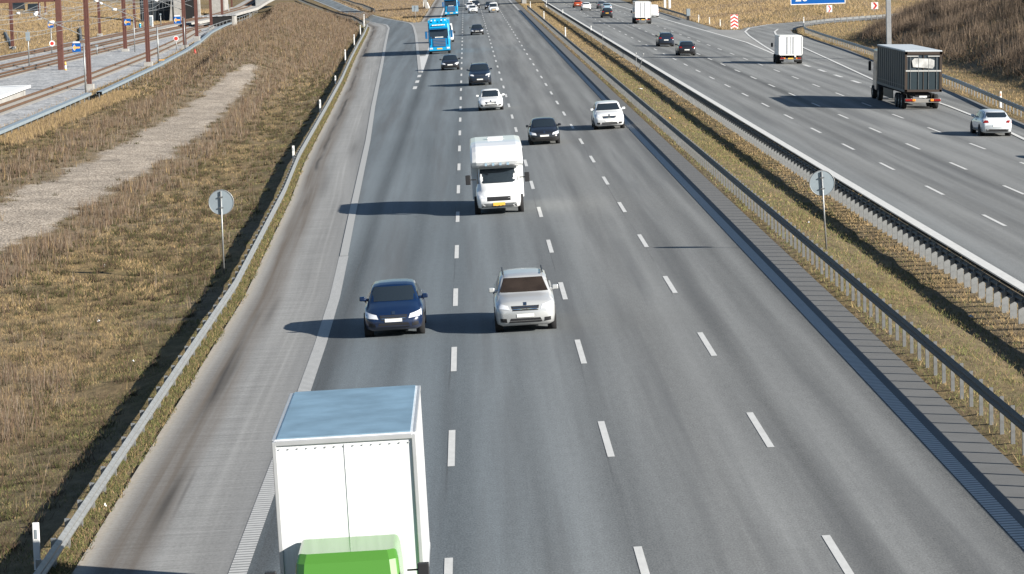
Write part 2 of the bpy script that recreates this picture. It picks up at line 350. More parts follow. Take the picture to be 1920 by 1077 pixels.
zr = lambda x, y: max(Gf(x, y), float(plane(np.array(max(x, -18)))))
sheet('slip_road', [[a, ((a[0]+b[0])/2, (a[1]+b[1])/2), b] for a, b in zip(RL, RR)], M_asph, .012, zf=zr)
C2Y = [-60, 20, 60, 100, 150, 183, 197, 211, 234, 257, 289, 321, 346, 372, 392, 409]
sheet('motorway_lanes', [[(x, y) for x in lerpn(17.35, float(np.interp(y, CAY, CAX)), 8)] for y in C2Y], M_asph, 0, uvf=lambda i, j, x, y: (x-18.01+3.6, y+7))
sheet('motorway_lanes', [[(x, y) for x in lerpn(17.35, 35.35, 6)] for y in (409, 440, 520, 640, 900, 2500)], M_asph, 0, uvf=lambda i, j, x, y: (x-18.01+3.6, y+7))
zx = lambda x, y: float(plane(np.array(min(x, 45))))
XL = [(37.6, 405), (40.0, 419.5), (44.7, 438), (50.6, 448), (57, 458), (66, 470), (80, 482), (110, 500), (160, 520)]
XR = [(45.6, 407), (47.0, 416), (50.3, 427.5), (53.4, 436), (59.5, 445.6), (67.5, 457), (81, 470), (111, 488), (161, 508)]
sheet('slip_road', [[a, ((a[0]+b[0])/2, (a[1]+b[1])/2), b] for a, b in zip(XL, XR)], M_asph, .012, zf=zx)
# gore areas: paler ribbed surfacing between the lanes and the slip roads
sheet('gore_paving', [[(float(np.interp(y, [288, 347, 424, 472, 491, 508], [-4.77, -5.89, -7.39, -8.54, -9.09, -9.8])), y), (-4.7, y)] for y in (290, 347, 400, 424, 472, 491, 508)], M_shoulder, .004, uvf=lambda i, j, x, y: (1.9+j*.2, y*.7))
sheet('gore_paving', [[(float(np.interp(y, [308, 351, 399, 415], [32.4, 33.5, 33.0, 33])), y), (float(np.interp(y, [308, 341, 378, 398, 408], [32.7, 34.36, 36.42, 37.8, 38.8])), y)] for y in (308, 341, 360, 378, 398, 408)], M_shoulder, .004, uvf=lambda i, j, x, y: (1.7+j*.3, y))
# ---------------------------------------------------------------- painted markings
def line(name, pts, wd, mat=M_mark, lift=.008, zf=None, seg=12):
    P = []
    for a, b in zip(pts[:-1], pts[1:]):
        n = max(1, int(math.dist(a, b)/seg)); P += [(a[0]+(b[0]-a[0])*i/n, a[1]+(b[1]-a[1])*i/n) for i in range(n)]
    P.append(pts[-1]); rows = []
    for i, p in enumerate(P):
        q0 = P[max(0, i-1)]; q1 = P[min(len(P)-1, i+1)]; dx, dy = q1[0]-q0[0], q1[1]-q0[1]; L = math.hypot(dx, dy)
        nx, ny = dy/L*wd/2, -dx/L*wd/2; rows.append([(p[0]-nx, p[1]-ny), (p[0]+nx, p[1]+ny)])
    return sheet(name, rows, mat, lift, zf=zf)
def dashes(name, x, y0, per, n, ln=5.0, wd=.16):
    V = []; F = []; UV = []
    for k in range(n):
        c = y0+per*k; i = len(V)
        for (a, b) in ((x-wd/2, c-ln/2), (x+wd/2, c-ln/2), (x+wd/2, c+ln/2), (x-wd/2, c+ln/2)): V.append((a, b, float(plane(np.array(a)))+.008))
        F.append((i, i+1, i+2, i+3))
    me = bpy.data.meshes.new(name); me.from_pydata(V, [], F); ul = me.uv_layers.new(name='UVMap')
    for l in me.loops: ul.data[l.index].uv = V[l.vertex_index][:2]
    me.materials.append(M_mark); me.update(); o = obj(name, me); o['kind'] = 'structure'
for x in (-.665, 2.935, 6.53): dashes('lane_marking', x, 67.2-45, 15, 62)
for x in (20.94, 24.54, 28.14): dashes('lane_marking', x, 116.71-90, 15, 62)
dashes('lane_marking', -4.7, 255.6, 12.2, 3, 5.2, .34); dashes('lane_marking', 32.25, 231.5, 11.7, 5, 5.0, .34)
EL = [(x, y) for x, y in zip(ELX, ELY)]
line('edge_marking', [p for p in EL if p[1] < 120], .36, M_ribs, seg=3)
line('edge_marking', [p for p in EL if p[1] >= 113]+[(-22.15, 590), (-27.44, 645), (-34.6, 722), (-41.6, 802)], .32, M_edge, lift=.02, zf=zr)
line('edge_marking', [(10.05, -40), (10.05, 1500)], .36, M_ribs)
line('edge_marking', [(-4.75, 288), (-5.89, 347), (-7.39, 424), (-8.54, 472.6), (-9.09, 491), (-9.97, 508), (-11.9, 526), (-15.7, 558), (-20.2, 609), (-26, 675), (-37, 800)], .34, M_edge, lift=.024, zf=zr)
line('edge_marking', [(-4.65, 288), (-4.68, 332), (-4.7, 504), (-4.7, 1500)], .34)
sheet('gore_marking', [[(-4.76, 289), (-4.64, 289)], [(-5.5, 335), (-4.64, 335)]], M_mark, .012)
line('edge_marking', [(17.62, -40), (17.62, 1500)], .42)
line('edge_marking', [(31.0, 60), (31.2, 150), (31.8, 167), (32.9, 185.5), (33.5, 204), (34.1, 245), (36.2, 291), (37.9, 329), (39.45, 366), (40.6, 385), (41.8, 398), (43.8, 412), (47.4, 424), (51.4, 431.8), (54.6, 437.6), (66, 452), (82, 466)], .26, lift=.03, zf=zx, seg=4)
line('edge_marking', [(32.4, 306), (33.5, 351), (33.0, 399), (32.0, 481), (30.9, 593), (30.8, 1400)], .3, lift=.012)
line('edge_marking', [(32.7, 308), (34.36, 341), (36.42, 378), (37.82, 398.4), (40.3, 418), (44.9, 436.3), (50.7, 445.7), (56.8, 455.5), (66, 467.5), (82, 480)], .28, lift=.03, zf=zx, seg=4)
# ---------------------------------------------------------------- gravel track, ballast
def gsheet(name, L, R, mat, lift, n=6):
    rows = [[(a[0]+(b[0]-a[0])*k/(n-1), a[1]+(b[1]-a[1])*k/(n-1)) for k in range(n)] for a, b in zip(L, R)]
    o = sheet(name, rows, mat, lift, zf=Gf); return o
def dense(P, step=4):
    y0, y1 = P[0][1], P[-1][1]; ys = np.arange(y0, y1, step); return [(float(np.interp(y, [p[1] for p in P], [p[0] for p in P])), float(y)) for y in ys]
TLp = [(-25.5, 80), (-24.0, 147), (-23.1, 172), (-23.0, 217), (-23.4, 248), (-23.2, 312)]
TRp = [(-20.5, 80), (-19.3, 118), (-18.5, 130), (-18.2, 157), (-17.9, 204), (-19.4, 248), (-20.4, 312)]
def wig(P, s, a=.55): return [(x+a*(math.sin(y*.21+s)+.7*math.sin(y*.57+2*s)), y) for x, y in P]
def ragged_track():
    ys = np.arange(80, 318, 1.0); rows = []; ds = []
    for y in ys:
        l = float(np.interp(y, [p[1] for p in TLp], [p[0] for p in TLp]))-1.6; r_ = float(np.interp(y, [p[1] for p in TRp], [p[0] for p in TRp]))+1.6
        rows.append([(l+(r_-l)*k/17, float(y)) for k in range(18)])
    def duv(i, j, x, y):
        l, r_ = rows[i][0][0]+1.6, rows[i][-1][0]-1.6
        d = min(x-l, r_-x)+.5*float(nz(np.array(x), np.array(y), .45, 1))-1.3*max(0, float(nz(np.array(x*.5), np.array(y), .55, 7))-.3)-float(smooth(278, 316, y))*2.6-.35
        return (max(-1.5, min(d, 2.0)), y)
    sheet('gravel_track', rows, M_track, .05, zf=Gf, uvf=duv)
ragged_track()
TRX = {'T1': [(-36.9, 180), (-37.5, 234), (-38.0, 291), (-38.7, 327), (-39.6, 370), (-41.3, 420), (-44.2, 480)],
       'T2': [(-49.6, 240), (-48.83, 306), (-48.4, 340), (-47.9, 375), (-47.4, 410), (-46.6, 450), (-45.6, 502), (-44.4, 545)],
       'T3': [(-54.3, 250), (-52.9, 332), (-52.3, 365), (-51.8, 405), (-51.2, 443), (-50.3, 487), (-49.0, 530), (-47.8, 560)],
       'T4': [(-60.2, 250), (-58.0, 350), (-56.9, 391), (-56.1, 430), (-55.2, 480), (-53.2, 515), (-50, 535), (-47.08, 552), (-43.7, 582), (-42.9, 602), (-41.5, 650), (-41, 720)]}
def T4z(y): return float(np.interp(y, [480, 530, 550, 580, 600, 650, 720], [0, .6, 1.08, 1.92, 2.9, 4.5, 5]))
dl = [(float(np.interp(y, [p[1] for p in TRX['T4']], [p[0]-3.2 for p in TRX['T4']])), float(y)) for y in np.arange(180, 545, 10)]
dr = [(float(np.interp(y, [160, 220, 234, 291, 327, 370, 420, 480, 540], [-33.3, -33.6, -33.8, -34.6, -35.5, -36.9, -38.9, -41.5, -42.3])), float(y)) for y in np.arange(180, 545, 10)]
gsheet('railway_ballast', dl, dr, M_ballast, .05, 12)
# ---------------------------------------------------------------- vegetation (uncountable)
def blades(name, X, Y, h, wd, col, mat, lean=.35, sunk=.03, tilt=None, label=None, lift=0):
    n = len(X); Z = G(X, Y)-sunk+lift; lean = lean*1.9 if lean > .7 else lean;  a = .514+rng.uniform(-.85, .85, n); b = rng.uniform(0, 2*np.pi, n); l = rng.uniform(0, 1, n)*lean*h*.8
    dx, dy = np.cos(a)*wd/2, np.sin(a)*wd/2
    V = np.empty((n, 3, 3)); V[:, 0] = np.stack([X-dx, Y-dy, Z], -1); V[:, 1] = np.stack([X+dx, Y+dy, Z], -1); V[:, 2] = np.stack([X+np.cos(b)*l, Y+np.sin(b)*l, Z+h], -1)
    me = bpy.data.meshes.new(name); me.vertices.add(3*n); me.vertices.foreach_set('co', V.reshape(-1)); me.loops.add(3*n); me.polygons.add(n)
    me.loops.foreach_set('vertex_index', np.arange(3*n, dtype=np.int32)); me.polygons.foreach_set('loop_start', np.arange(0, 3*n, 3, dtype=np.int32)); me.polygons.foreach_set('loop_total', np.full(n, 3, dtype=np.int32))
    ca = me.color_attributes.new('Col', 'FLOAT_COLOR', 'POINT'); C = np.ones((n, 3, 4)); C[:, :, :3] = col[:, None, :]; ca.data.foreach_set('color', C.reshape(-1))
    me.materials.append(mat); me.update()
    N = rng.normal(0, .22, (n, 1, 3))+np.array([.12, -.22, .9]); N = np.repeat(N, 3, 1); N /= np.linalg.norm(N, axis=2, keepdims=True)
    me.polygons.foreach_set('use_smooth', np.ones(n, dtype=bool)); me.normals_split_custom_set_from_vertices(N.reshape(-1, 3)); o = obj(name, me); o['kind'] = 'stuff'
    if label: o['label'] = label
    return o
PAL = dict(tan=(.30, .212, .104), straw=(.33, .24, .128), brown=(.175, .124, .078), grey=(.215, .172, .128), green=(.145, .150, .055), dgreen=(.10, .105, .038), red=(.13, .085, .06))
def colmix(n, names, wts):
    P = np.array([PAL[k] for k in names]); W = np.array(wts, float)
    if W.ndim == 1: W = np.tile(W, (n, 1))
    W = W/W.sum(1, keepdims=True); r = rng.random(n)[:, None]; i = (r > np.cumsum(W, 1)).sum(1).clip(0, len(names)-1)
    return P[i]*rng.uniform(.65, 1.25, (n, 1))
def rand(n, x0, x1, y0, y1): return rng.uniform(x0, x1, n), rng.uniform(y0, y1, n)
def ontrack(x, y):
    l = np.interp(y, [p[1] for p in TLp], [p[0] for p in TLp]); r = np.interp(y, [p[1] for p in TRp], [p[0] for p in TRp])
    d = np.minimum(x-l, r-x)+.5*nz(x, y, .45, 1)+.35*nz(x, y, 2.2, 2)-1.3*np.clip(nz(x*.5, y, .55, 7)-.3, 0, 1)-smooth(278, 316, y)*2.6-.35; return (d > -.1+.9*(rng.random(np.shape(x))-.5)) & (rng.random(np.shape(x)) < .985)
def weed(x, y):
    "how weedy the field is, 0..1"
    l = np.interp(y, [p[1] for p in TLp], [p[0] for p in TLp]); r = np.interp(y, [p[1] for p in TRp], [p[0] for p in TRp])
    w_ = np.exp(-((x-(r+1.2))/1.4)**2)*1.1+np.exp(-((x-(l-2.3))/2.2)**2)*1.2
    w_ = w_+1.1*smooth(-10.6, -12.2, x)*smooth(66, 72, y)*smooth(92, 82, y)+smooth(-9.7, -10.6, x)*smooth(235, 330, y)*1.0
    return np.clip(w_*.95+.3*nz(x, y, .35, 1)-.08, 0, 1)
def leftedge(y): return np.interp(y, [0, 200, 250, 310, 400, 500, 640], [-31.4, -31.2, -31.9, -32.9, -36.3, -40.8, -44])
def field():
    segs = [(52, 100, 330, -17), (100, 150, 125, -26), (150, 250, 36, -32), (250, 400, 13, -37), (400, 620, 6, -42)]
    for k, (y0, y1, den, xl) in enumerate(segs):
        n = int((y1-y0)*(-8-xl)*den); x, y = rand(n, xl, -8.2, y0, y1)
        ok = (x < railx(y)+.55-.35*rng.random(n)) & (x > leftedge(y)) & ~ontrack(x, y); x, y = x[ok], y[ok]
        clump = nz(x, y, 1.6, 5)*.5+nz(x, y, 4.5, 6)*.5; keep = rng.random(len(x)) < .55+.6*clump; x, y = x[keep], y[keep]; n = len(x)
        wd = weed(x, y); near = smooth(4.2, .4, railx(y)-x)*1.1+.22*nz(x, y, .3, 8)+.45*smooth(82, 60, y)
        far = (1.0 if y0 < 250 else 1.6)
        g_ = np.clip(near, 0.03, .8)
        W = np.stack([(1-g_)*(1-wd*.8)*1.4, (1-g_)*(1-wd)*.9, .18+.5*wd, wd*.4, g_*1.1, g_*.6], -1)
        c = colmix(n, ['tan', 'straw', 'brown', 'grey', 'green', 'dgreen'], W)
        h = rng.uniform(.05, .15, n)*(1+.5*np.clip(nz(x, y, .8, 9), -1, 1))*far*(1-.4*g_)
        blades('meadow_grass', x, y, h, .017*far*(1+k*.55), c, M_leaf, .8, label='dry tan and olive meadow grass left of the guardrail' if k == 0 else None)
        m = int((y1-y0)*(-8-xl)*(1.6 if k < 2 else .7)); x, y = rand(m, xl, -9.2, y0, y1); ok = (x > leftedge(y)) & ~ontrack(x, y) & (x < railx(y)-1.0); x, y = x[ok], y[ok]; K = 26; m = len(x); sp = np.repeat(rng.uniform(.05, .2, m), K)
        blades('dark_tufts', np.repeat(x, K)+rng.normal(0, 1, m*K)*sp, np.repeat(y, K)+rng.normal(0, 1, m*K)*sp, rng.uniform(.1, .32, m*K), .02*(1+k*.5), colmix(m*K, ['dgreen', 'red', 'brown'], [1, .7, .5])*.55, M_leaf, .8)
        # tall dead weeds
        m = int((y1-y0)*(-8-xl)*(44 if k == 0 else 26 if k == 1 else 14 if k == 2 else 6)); x, y = rand(m, xl, -8.6, y0, y1)
        # clustered
        cx = x+rng.normal(0, .25, m); ok = (x < railx(y)-1.2) & (x > leftedge(y)) & ~ontrack(x, y) & (rng.random(m) < (weed(x, y)**1.8)*np.clip(.35+1.2*nz(x, y, 1.1, 11)+.6*nz(x, y, 3.1, 12), .03, 1)+.012); x, y = x[ok], y[ok]; m = len(x)
        blades('dead_weeds', np.repeat(x, 3)+rng.normal(0, .1, 3*m), np.repeat(y, 3)+rng.normal(0, .1, 3*m), np.repeat(rng.uniform(.35, .95, m)*(1+.35*nz(x, y, .5, 2)), 3)*rng.uniform(.6, 1, 3*m), .018*(1+k*.55), colmix(3*m, ['brown', 'grey', 'red', 'tan'], [1.3, 1.0, .9, .15])*.9, M_twig, .45, label='tall brown dead weeds in clumps on the left field' if k == 0 else None)
field()
for k, (y0, y1, den) in enumerate(((50, 110, 260), (110, 240, 90), (240, 480, 25))):
    n = int((y1-y0)*.9*den); y = rng.uniform(y0, y1, n); x = railx(y)-.25+rng.beta(1.5, 1.9, n)*(.74+.10*nz(y, y*0, .9, 1)+.05*nz(y, y*0, 3.3, 2)); blades('edge_grass', x, y, rng.uniform(.05, .13, n), .022*(1+k*.5), colmix(n, ['tan', 'straw', 'green', 'dgreen', 'brown'], [.5, .15, .9, 1.2, .6])*.8, M_leaf, .9, lift=.03, label='olive grass fringe at the shoulder edge under the left guardrail' if k == 0 else None)
def median():
    for k, (y0, y1, den) in enumerate([(60, 110, 220), (110, 180, 110), (180, 300, 45), (300, 640, 14)]):
        n = int((y1-y0)*5.6*den); x, y = rand(n, 11.4, 17.1, y0, y1); clump = nz(x, y, 1.8, 5)*.5+nz(x, y, 5, 6)*.5
        ed = smooth(11.35, 12.0, x)*smooth(17.2, 16.4, x); keep = rng.random(n) < (.55+.6*clump)*(.35+.65*ed); x, y = x[keep], y[keep]; n = len(x)
        g_ = np.clip(.95*smooth(15.5, 14.2, x)*smooth(330, 240, y)+.3*nz(x, y, .5, 3), .03, .8)
        W = np.stack([1-g_, (1-g_)*.7, .3+0*x, g_*1.2, g_*.4], -1)
        c = colmix(n, ['tan', 'straw', 'brown', 'green', 'dgreen'], W)
        blades('median_grass', x, y, rng.uniform(.05, .17, n)*(1 if k < 3 else 1.4), .022*(1+k*.6), c, M_leaf, .9, label='short olive and straw grass in the central reserve' if k == 0 else None)
median()
def others():
    # verge and slope right of the far carriageway, brush hill, wedge between the roads, far side of the railway
    def foot(y): return np.interp(y, [a[0] for a in HFX], [a[1] for a in HFX])
    def pv(x, y): return (x < np.interp(y, CAY, CAX)+.25)
    n = 60000; x, y = rand(n, 34.5, 60, 150, 445); ok = (~pv(x, y)) & (x < foot(y)+2) & (hillh(x, y) < 1.5); 
    xr_ = np.interp(y, [404, 411, 423, 437, 448.6, 459, 470], [45.4, 47.4, 49.2, 54.0, 61, 69, 83]); ok &= ~((y > 404) & (x < xr_)); x, y = x[ok], y[ok]
    blades('verge_grass', x, y, rng.uniform(.08, .28, len(x)), .045, colmix(len(x), ['tan', 'straw', 'brown', 'green'], [1, .9, .5, .25]), M_leaf, .8, label='dry tan verge grass behind the right guardrail')
    n = 130000; x, y = rand(n, 35.7, 120, 410, 640); ye = np.interp(x, [36, 38, 41, 48, 56, 66, 75, 100], [405, 411, 425, 446, 460, 473, 482, 500]); ok = (y > ye) ; x, y = x[ok], y[ok]
    c = colmix(len(x), ['tan', 'straw', 'brown', 'grey'], np.stack([1+nz(x, y, .12, 1), .8+.7*nz(x, y, .15, 2), .55-.3*nz(x, y, .12, 1), .4-.3*nz(x, y, .1, 1)], -1).clip(.05))
    blades('slope_grass', x, y, rng.uniform(.15, .5, len(x)), .10, c, M_leaf, .8, label='tan dry grass on the slope beyond the exit')
    n = 40000; x, y = rand(n, -40, -8, 505, 800); rr = np.interp(y, [504, 521, 588, 645, 722, 801], [-9.3, -11.0, -17.9, -23.2, -30.0, -36.8]); ok = (x > rr+.4) & (x < -8.1); x, y = x[ok], y[ok]
    c = colmix(len(x), ['tan', 'straw', 'brown', 'grey'], np.where((y < 560)[:, None], [[1., .7, .5, .1]], [[.25, .1, 1., .6]]))
    blades('wedge_grass', x, y, rng.uniform(.12, .4, len(x)), .10, c, M_leaf, .8, label='brown grass wedge between the slip road and the lanes')
    n = 190000; x, y = rand(n, -125, -56, 330, 700); x4 = np.interp(y, [p[1] for p in TRX['T4']], [p[0] for p in TRX['T4']]); ok = (x < x4-3.6); x, y = x[ok], y[ok]
    c = colmix(len(x), ['tan', 'straw', 'brown', 'grey'], np.stack([1+.6*nz(x, y, .1, 1), .5+.4*nz(x, y, .15, 2), .6-.4*nz(x, y, .1, 1), .4+0*x], -1).clip(.05))
    blades('embankment_grass', x, y, rng.uniform(.12, .4, len(x)), .11, c, M_leaf, .8, label='tan grass bank beyond the railway tracks')
    n = 26000; x, y = rand(n, -42, -31, 180, 520); le = leftedge(y); dr_ = np.interp(y, [160, 220, 234, 291, 327, 370, 420, 480, 540], [-33.3, -33.6, -33.8, -34.6, -35.5, -36.9, -38.9, -41.5, -42.3]); ok = (x > dr_-.6*rng.random(n)) & (x < le+.3); x, y = x[ok], y[ok]
    blades('trackside_grass', x, y, rng.uniform(.08, .35, len(x)), .05, colmix(len(x), ['tan', 'straw', 'brown'], [1, .6, .9]), M_leaf, .8, label='straw grass strip between ballast and steel railing')
    # reed-like straw below the railing
    n = 9000; x, y = rand(n, -31.6, -29.3, 190, 262); blades('straw_reeds', x, y, rng.uniform(.2, .5, n), .04, colmix(n, ['straw', 'tan', 'brown'], [.7, 1, .7])*.9, M_leaf, .5, label='pale straw reeds beneath the railing')
    # brush hill
    n = 5200; x, y = rand(n, 40, 110, 120, 446); hh = hillh(x, y); ok = (hh > .35) & (rng.random(n) < .45+.55*smooth(.3, 2, hh)) & (x < 84); x, y, hh = x[ok], y[ok], hh[ok]; m = len(x); K = 46
    H = rng.uniform(1.3, 2.9, m)*(.8+.35*nz(x, y, .25, 1)); bx = np.repeat(x, K)+rng.normal(0, .55, m*K); by = np.repeat(y, K)+rng.normal(0, .7, m*K)
    tone = np.clip(.5+.5*nz(x, y, .18, 4)+.2*rng.normal(0, 1, m), 0, 1); T = np.repeat(tone, K)
    P0 = np.array([.050, .040, .034]); P1 = np.array([.20, .148, .104]); c = (P0+(P1-P0)*T[:, None])*rng.uniform(.5, 1.4, (m*K, 1))
    blades('hillside_brush', bx, by, np.repeat(H, K)*rng.uniform(.4, 1.1, m*K), .036, c, M_twig, .55, sunk=.1, label='dense brown leafless brush covering the right hill')
    n = 60000; x, y = rand(n, 40, 84, 150, 445); ok = hillh(x, y) > .3; x, y = x[ok], y[ok]
    blades('hillside_grass', x, y, rng.uniform(.3, .8, len(x)), .07, colmix(len(x), ['brown', 'grey', 'red', 'tan'], [1, .6, .6, .25])*.75, M_twig, .9, label='dead undergrowth below the hillside brush')
others()
# ---------------------------------------------------------------- guardrails
def resample(P, step):
    P = np.array(P, float); d = np.r_[0, np.cumsum(np.hypot(*np.diff(P[:, :2], axis=0).T))]; n = max(2, int(d[-1]/step)+1); s = np.linspace(0, d[-1], n)
    return np.stack([np.interp(s, d, P[:, 0]), np.interp(s, d, P[:, 1])], -1)
WPROF = [(0.0, -.155), (.0, -.13), (.07, -.10), (.07, -.045), (.0, -.015), (.0, .015), (.07, .045), (.07, .10), (.0, .13), (.0, .155)]
def guardrail(name, label, pts, zmid, side, sp=2.0, mat=M_galv, zf=Gf, postw=.11, spacer=.1, group=None, double=False, postmat=None):
    postmat = postmat or mat
    """side=+1: beam on the +x side of the posts"""
    root = thing(name, label, 'guardrail', (pts[0][0], pts[0][1], zf(*pts[0])), group=group); off = tuple(root.location)
    P = resample(pts, 3.0); n = len(P); m = MB(); sides = (side, -side) if double else (side,)
    for sd in sides:
        V = []
        for i, (x, y) in enumerate(P):
            a = P[max(0, i-1)]; b = P[min(n-1, i+1)]; t = (b-a)/np.hypot(*(b-a)); nx, ny = t[1]*sd, -t[0]*sd; z = zf(x, y)+zmid
            V += [(x+nx*(spacer+q), y+ny*(spacer+q), z+h) for q, h in WPROF]
        k = len(WPROF); m.add(V, [(i*k+j, i*k+j+1, (i+1)*k+j+1, (i+1)*k+j) for i in range(n-1) for j in range(k-1)], True)
    b = m.build('beam', mat, root, off=off); sm = b.modifiers.new('s', 'SOLIDIFY'); sm.thickness = .006
    Q = resample(pts, sp); Q = Q[np.argsort(Q[:, 1])]
    me0 = None; st = MB(); h = zmid+.15
    for i, (x, y) in enumerate(Q):
        z = zf(x, y)
        def one(M_, ox, oy, oz):
            hh = h if spacer > .08 else zmid-.02
            M_.box((ox, oy, oz+hh/2-.1), (postw if spacer < .08 else postw*.75, .06, hh+.2))
            if spacer < .08: M_.box((ox+postw*.62, oy+.12, oz+hh/2-.02), (postw*.8, .05, hh+.25))
            else: M_.box((ox+side*spacer*.55, oy, oz+zmid+.02), (spacer*.9, postw*.6, .22))
        if i < 100:
            if me0 is None:
                M_ = MB(); one(M_, 0, 0, 0); o = M_.build('post', postmat, root, bevel=0); me0 = o.data
            else:
                o = obj('post', me0, root)
            o.location = (x-off[0], y-off[1], z-off[2])
        else: one(st, x-off[0], y-off[1], z-off[2])
    if len(st.v): o = st.build('post_row', postmat, root); o['kind'] = 'stuff'
    return root
railL = [(float(railx(y)), y) for y in (20, 55, 80, 101, 142, 168, 224, 276, 331, 389, 441, 485, 492)]
guardrail('guardrail', 'pale sunlit steel guardrail along the left hard shoulder, nearest the meadow', railL, .44, 1, 2.0, postw=.13)
guardrail('guardrail', 'dark far-off guardrail curving up the left slip road above the brown field', [(-17.3, 493), (-18.1, 510), (-21.5, 556), (-24.9, 584), (-32.8, 659), (-39.8, 733), (-45.6, 800)], .6, 1, 2.5, M_galvd, zf=zr)
guardrail('guardrail', 'short guardrail with rounded end on the far side of the left slip road', [(-19.5, 626), (-24.4, 693), (-29.8, 749), (-33.7, 794)], .6, -1, 2.5, M_galvd, zf=zr)
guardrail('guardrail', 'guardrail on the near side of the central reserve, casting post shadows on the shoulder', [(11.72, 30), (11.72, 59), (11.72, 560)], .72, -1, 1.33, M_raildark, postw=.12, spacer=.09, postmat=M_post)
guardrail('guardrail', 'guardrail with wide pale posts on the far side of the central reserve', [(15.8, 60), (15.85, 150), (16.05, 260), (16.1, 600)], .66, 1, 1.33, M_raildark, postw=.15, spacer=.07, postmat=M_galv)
guardrail('guardrail', 'curving guardrail along the exit below the brush hill', [(33.3, 60), (33.9, 120), (34.6, 165), (35.9, 189), (38.5, 229), (40.8, 272), (42.7, 321), (44.0, 361), (45.3, 392), (47.7, 414), (50.1, 424), (53.4, 431.5), (60, 441), (68, 453), (81, 466), (100, 480)], .62, -1, 2.0, M_galv, postw=.11)
guardrail('guardrail', 'dark guardrail ending at the grey cabinet beyond the right lanes', [(35.6, 471), (35.9, 520), (36.0, 570), (36.2, 640)], .62, -1, 2.5, M_galvd)
# ---------------------------------------------------------------- vehicles. local frame: front at y = -L/2 looking to -y, ground z = 0
def catmull(tab, n):
    tab = np.array(tab, float); t = np.linspace(0, 1, n); return np.stack([t]+[np.interp(t, tab[:, 0], tab[:, k]) for k in range(1, tab.shape[1])], -1)
def car_tables(kind, H):
    s = H/1.45
    if kind == 'sedan':
        T = [(0,.36,.50,.55,.66,.50),(.012,.27,.57,.62,.80,.66),(.04,.21,.64,.70,.92,.76),(.10,.2,.70,.79,.98,.80),(.20,.2,.77,.87,1,.82),(.285,.2,.84,.93,1,.84),(.43,.2,.88,1.40,1,.69),(.50,.2,.89,1.45,1,.69),(.62,.2,.90,1.44,1,.68),(.71,.2,.91,1.36,1,.67),(.86,.2,.93,1.04,.99,.76),(.95,.22,.90,1.0,.95,.74),(.985,.28,.82,.90,.87,.68),(1,.42,.62,.70,.74,.56)]
    elif kind == 'hatch':
        T = [(0,.36,.52,.58,.66,.50),(.014,.27,.60,.66,.80,.66),(.05,.21,.68,.75,.92,.76),(.12,.2,.75,.86,.98,.80),(.24,.2,.84,.98,1,.84),(.40,.2,.90,1.40,1,.71),(.48,.2,.91,1.45,1,.71),(.66,.2,.93,1.45,1,.70),(.83,.2,.96,1.38,1,.68),(.95,.2,.97,1.08,.97,.74),(.985,.26,.9,.97,.9,.76),(1,.40,.66,.72,.80,.62)]
    else:  # suv / estate with an upright tail
        T = [(0,.38,.60,.66,.72,.56),(.012,.28,.68,.75,.85,.72),(.04,.22,.76,.84,.94,.80),(.12,.2,.82,.92,.99,.83),(.25,.2,.88,1.0,1,.86),(.38,.2,.93,1.40,1,.75),(.46,.2,.94,1.45,1,.75),(.7,.2,.95,1.46,1,.74),(.90,.2,.97,1.40,1,.71),(.975,.22,.98,1.05,.98,.78),(.992,.28,.92,.97,.93,.78),(1,.42,.70,.76,.84,.66)]
    return [(t, zb, zs*s, zr*s, hw, hr) for t, zb, zs, zr, hw, hr in T]
def loft(L, W, tab, n=46):
    A = catmull(tab, n); ring = []
    for (t, zb, zs, zr, hw, hr) in A:
        y = -L/2+t*L; w_ = W/2*hw; r_ = W/2*hr; k = max(zr-zs, .04); c = min(.07, k*.5)
        half = [(0, zb), (w_*.80, zb), (w_*.96, zb+.07), (w_*1.0, zb+(zs-zb)*.45), (w_*1.0, zb+(zs-zb)*.72), (w_*.965, zs), (w_*.93+(r_-w_*.93)*.12, zs+k*.10), (r_+.02, zr-c), (r_-.06, zr-c*.25), (r_*.6, zr+.012), (0, zr+.025)]
        ring.append([(x, y, z) for x, z in half]+[(-x, y, z) for x, z in half[-2:0:-1]])
    m = MB(); k = len(ring[0]); V = [p for r in ring for p in r]
    F = [(i*k+j, i*k+(j+1) % k, (i+1)*k+(j+1) % k, (i+1)*k+j) for i in range(n-1) for j in range(k)]
    F += [tuple(range(k)), tuple((n-1)*k+j for j in range(k))[::-1]]; m.add(V, F, True); return m
class Proj:
    def __init__(s, m): s.b = BVHTree.FromPolygons([Vector(v) for v in m.v], m.f)
    def patch(s, corners, d, off=.006, nu=6, nv=5, back=None):
        """corners: 4 points on a plane in front of the body, cast along d"""
        c = [Vector(q) for q in corners]; d = Vector(d); V = []; ok = True
        for j in range(nv):
            for i in range(nu):
                u, v = i/(nu-1), j/(nv-1); p = (c[0]*(1-u)+c[1]*u)*(1-v)+(c[3]*(1-u)+c[2]*u)*v
                h, nn, _, dist = s.b.ray_cast(p, d)
                if h is None: h = V[-1] if V else p+d*1.0
                else:
                    if nn.dot(d) > 0: nn = -nn
                    h = h+nn*off
                V.append(h)
        m = MB(); m.add(V, [(j*nu+i, j*nu+i+1, (j+1)*nu+i+1, (j+1)*nu+i) for j in range(nv-1) for i in range(nu-1)], True); return m
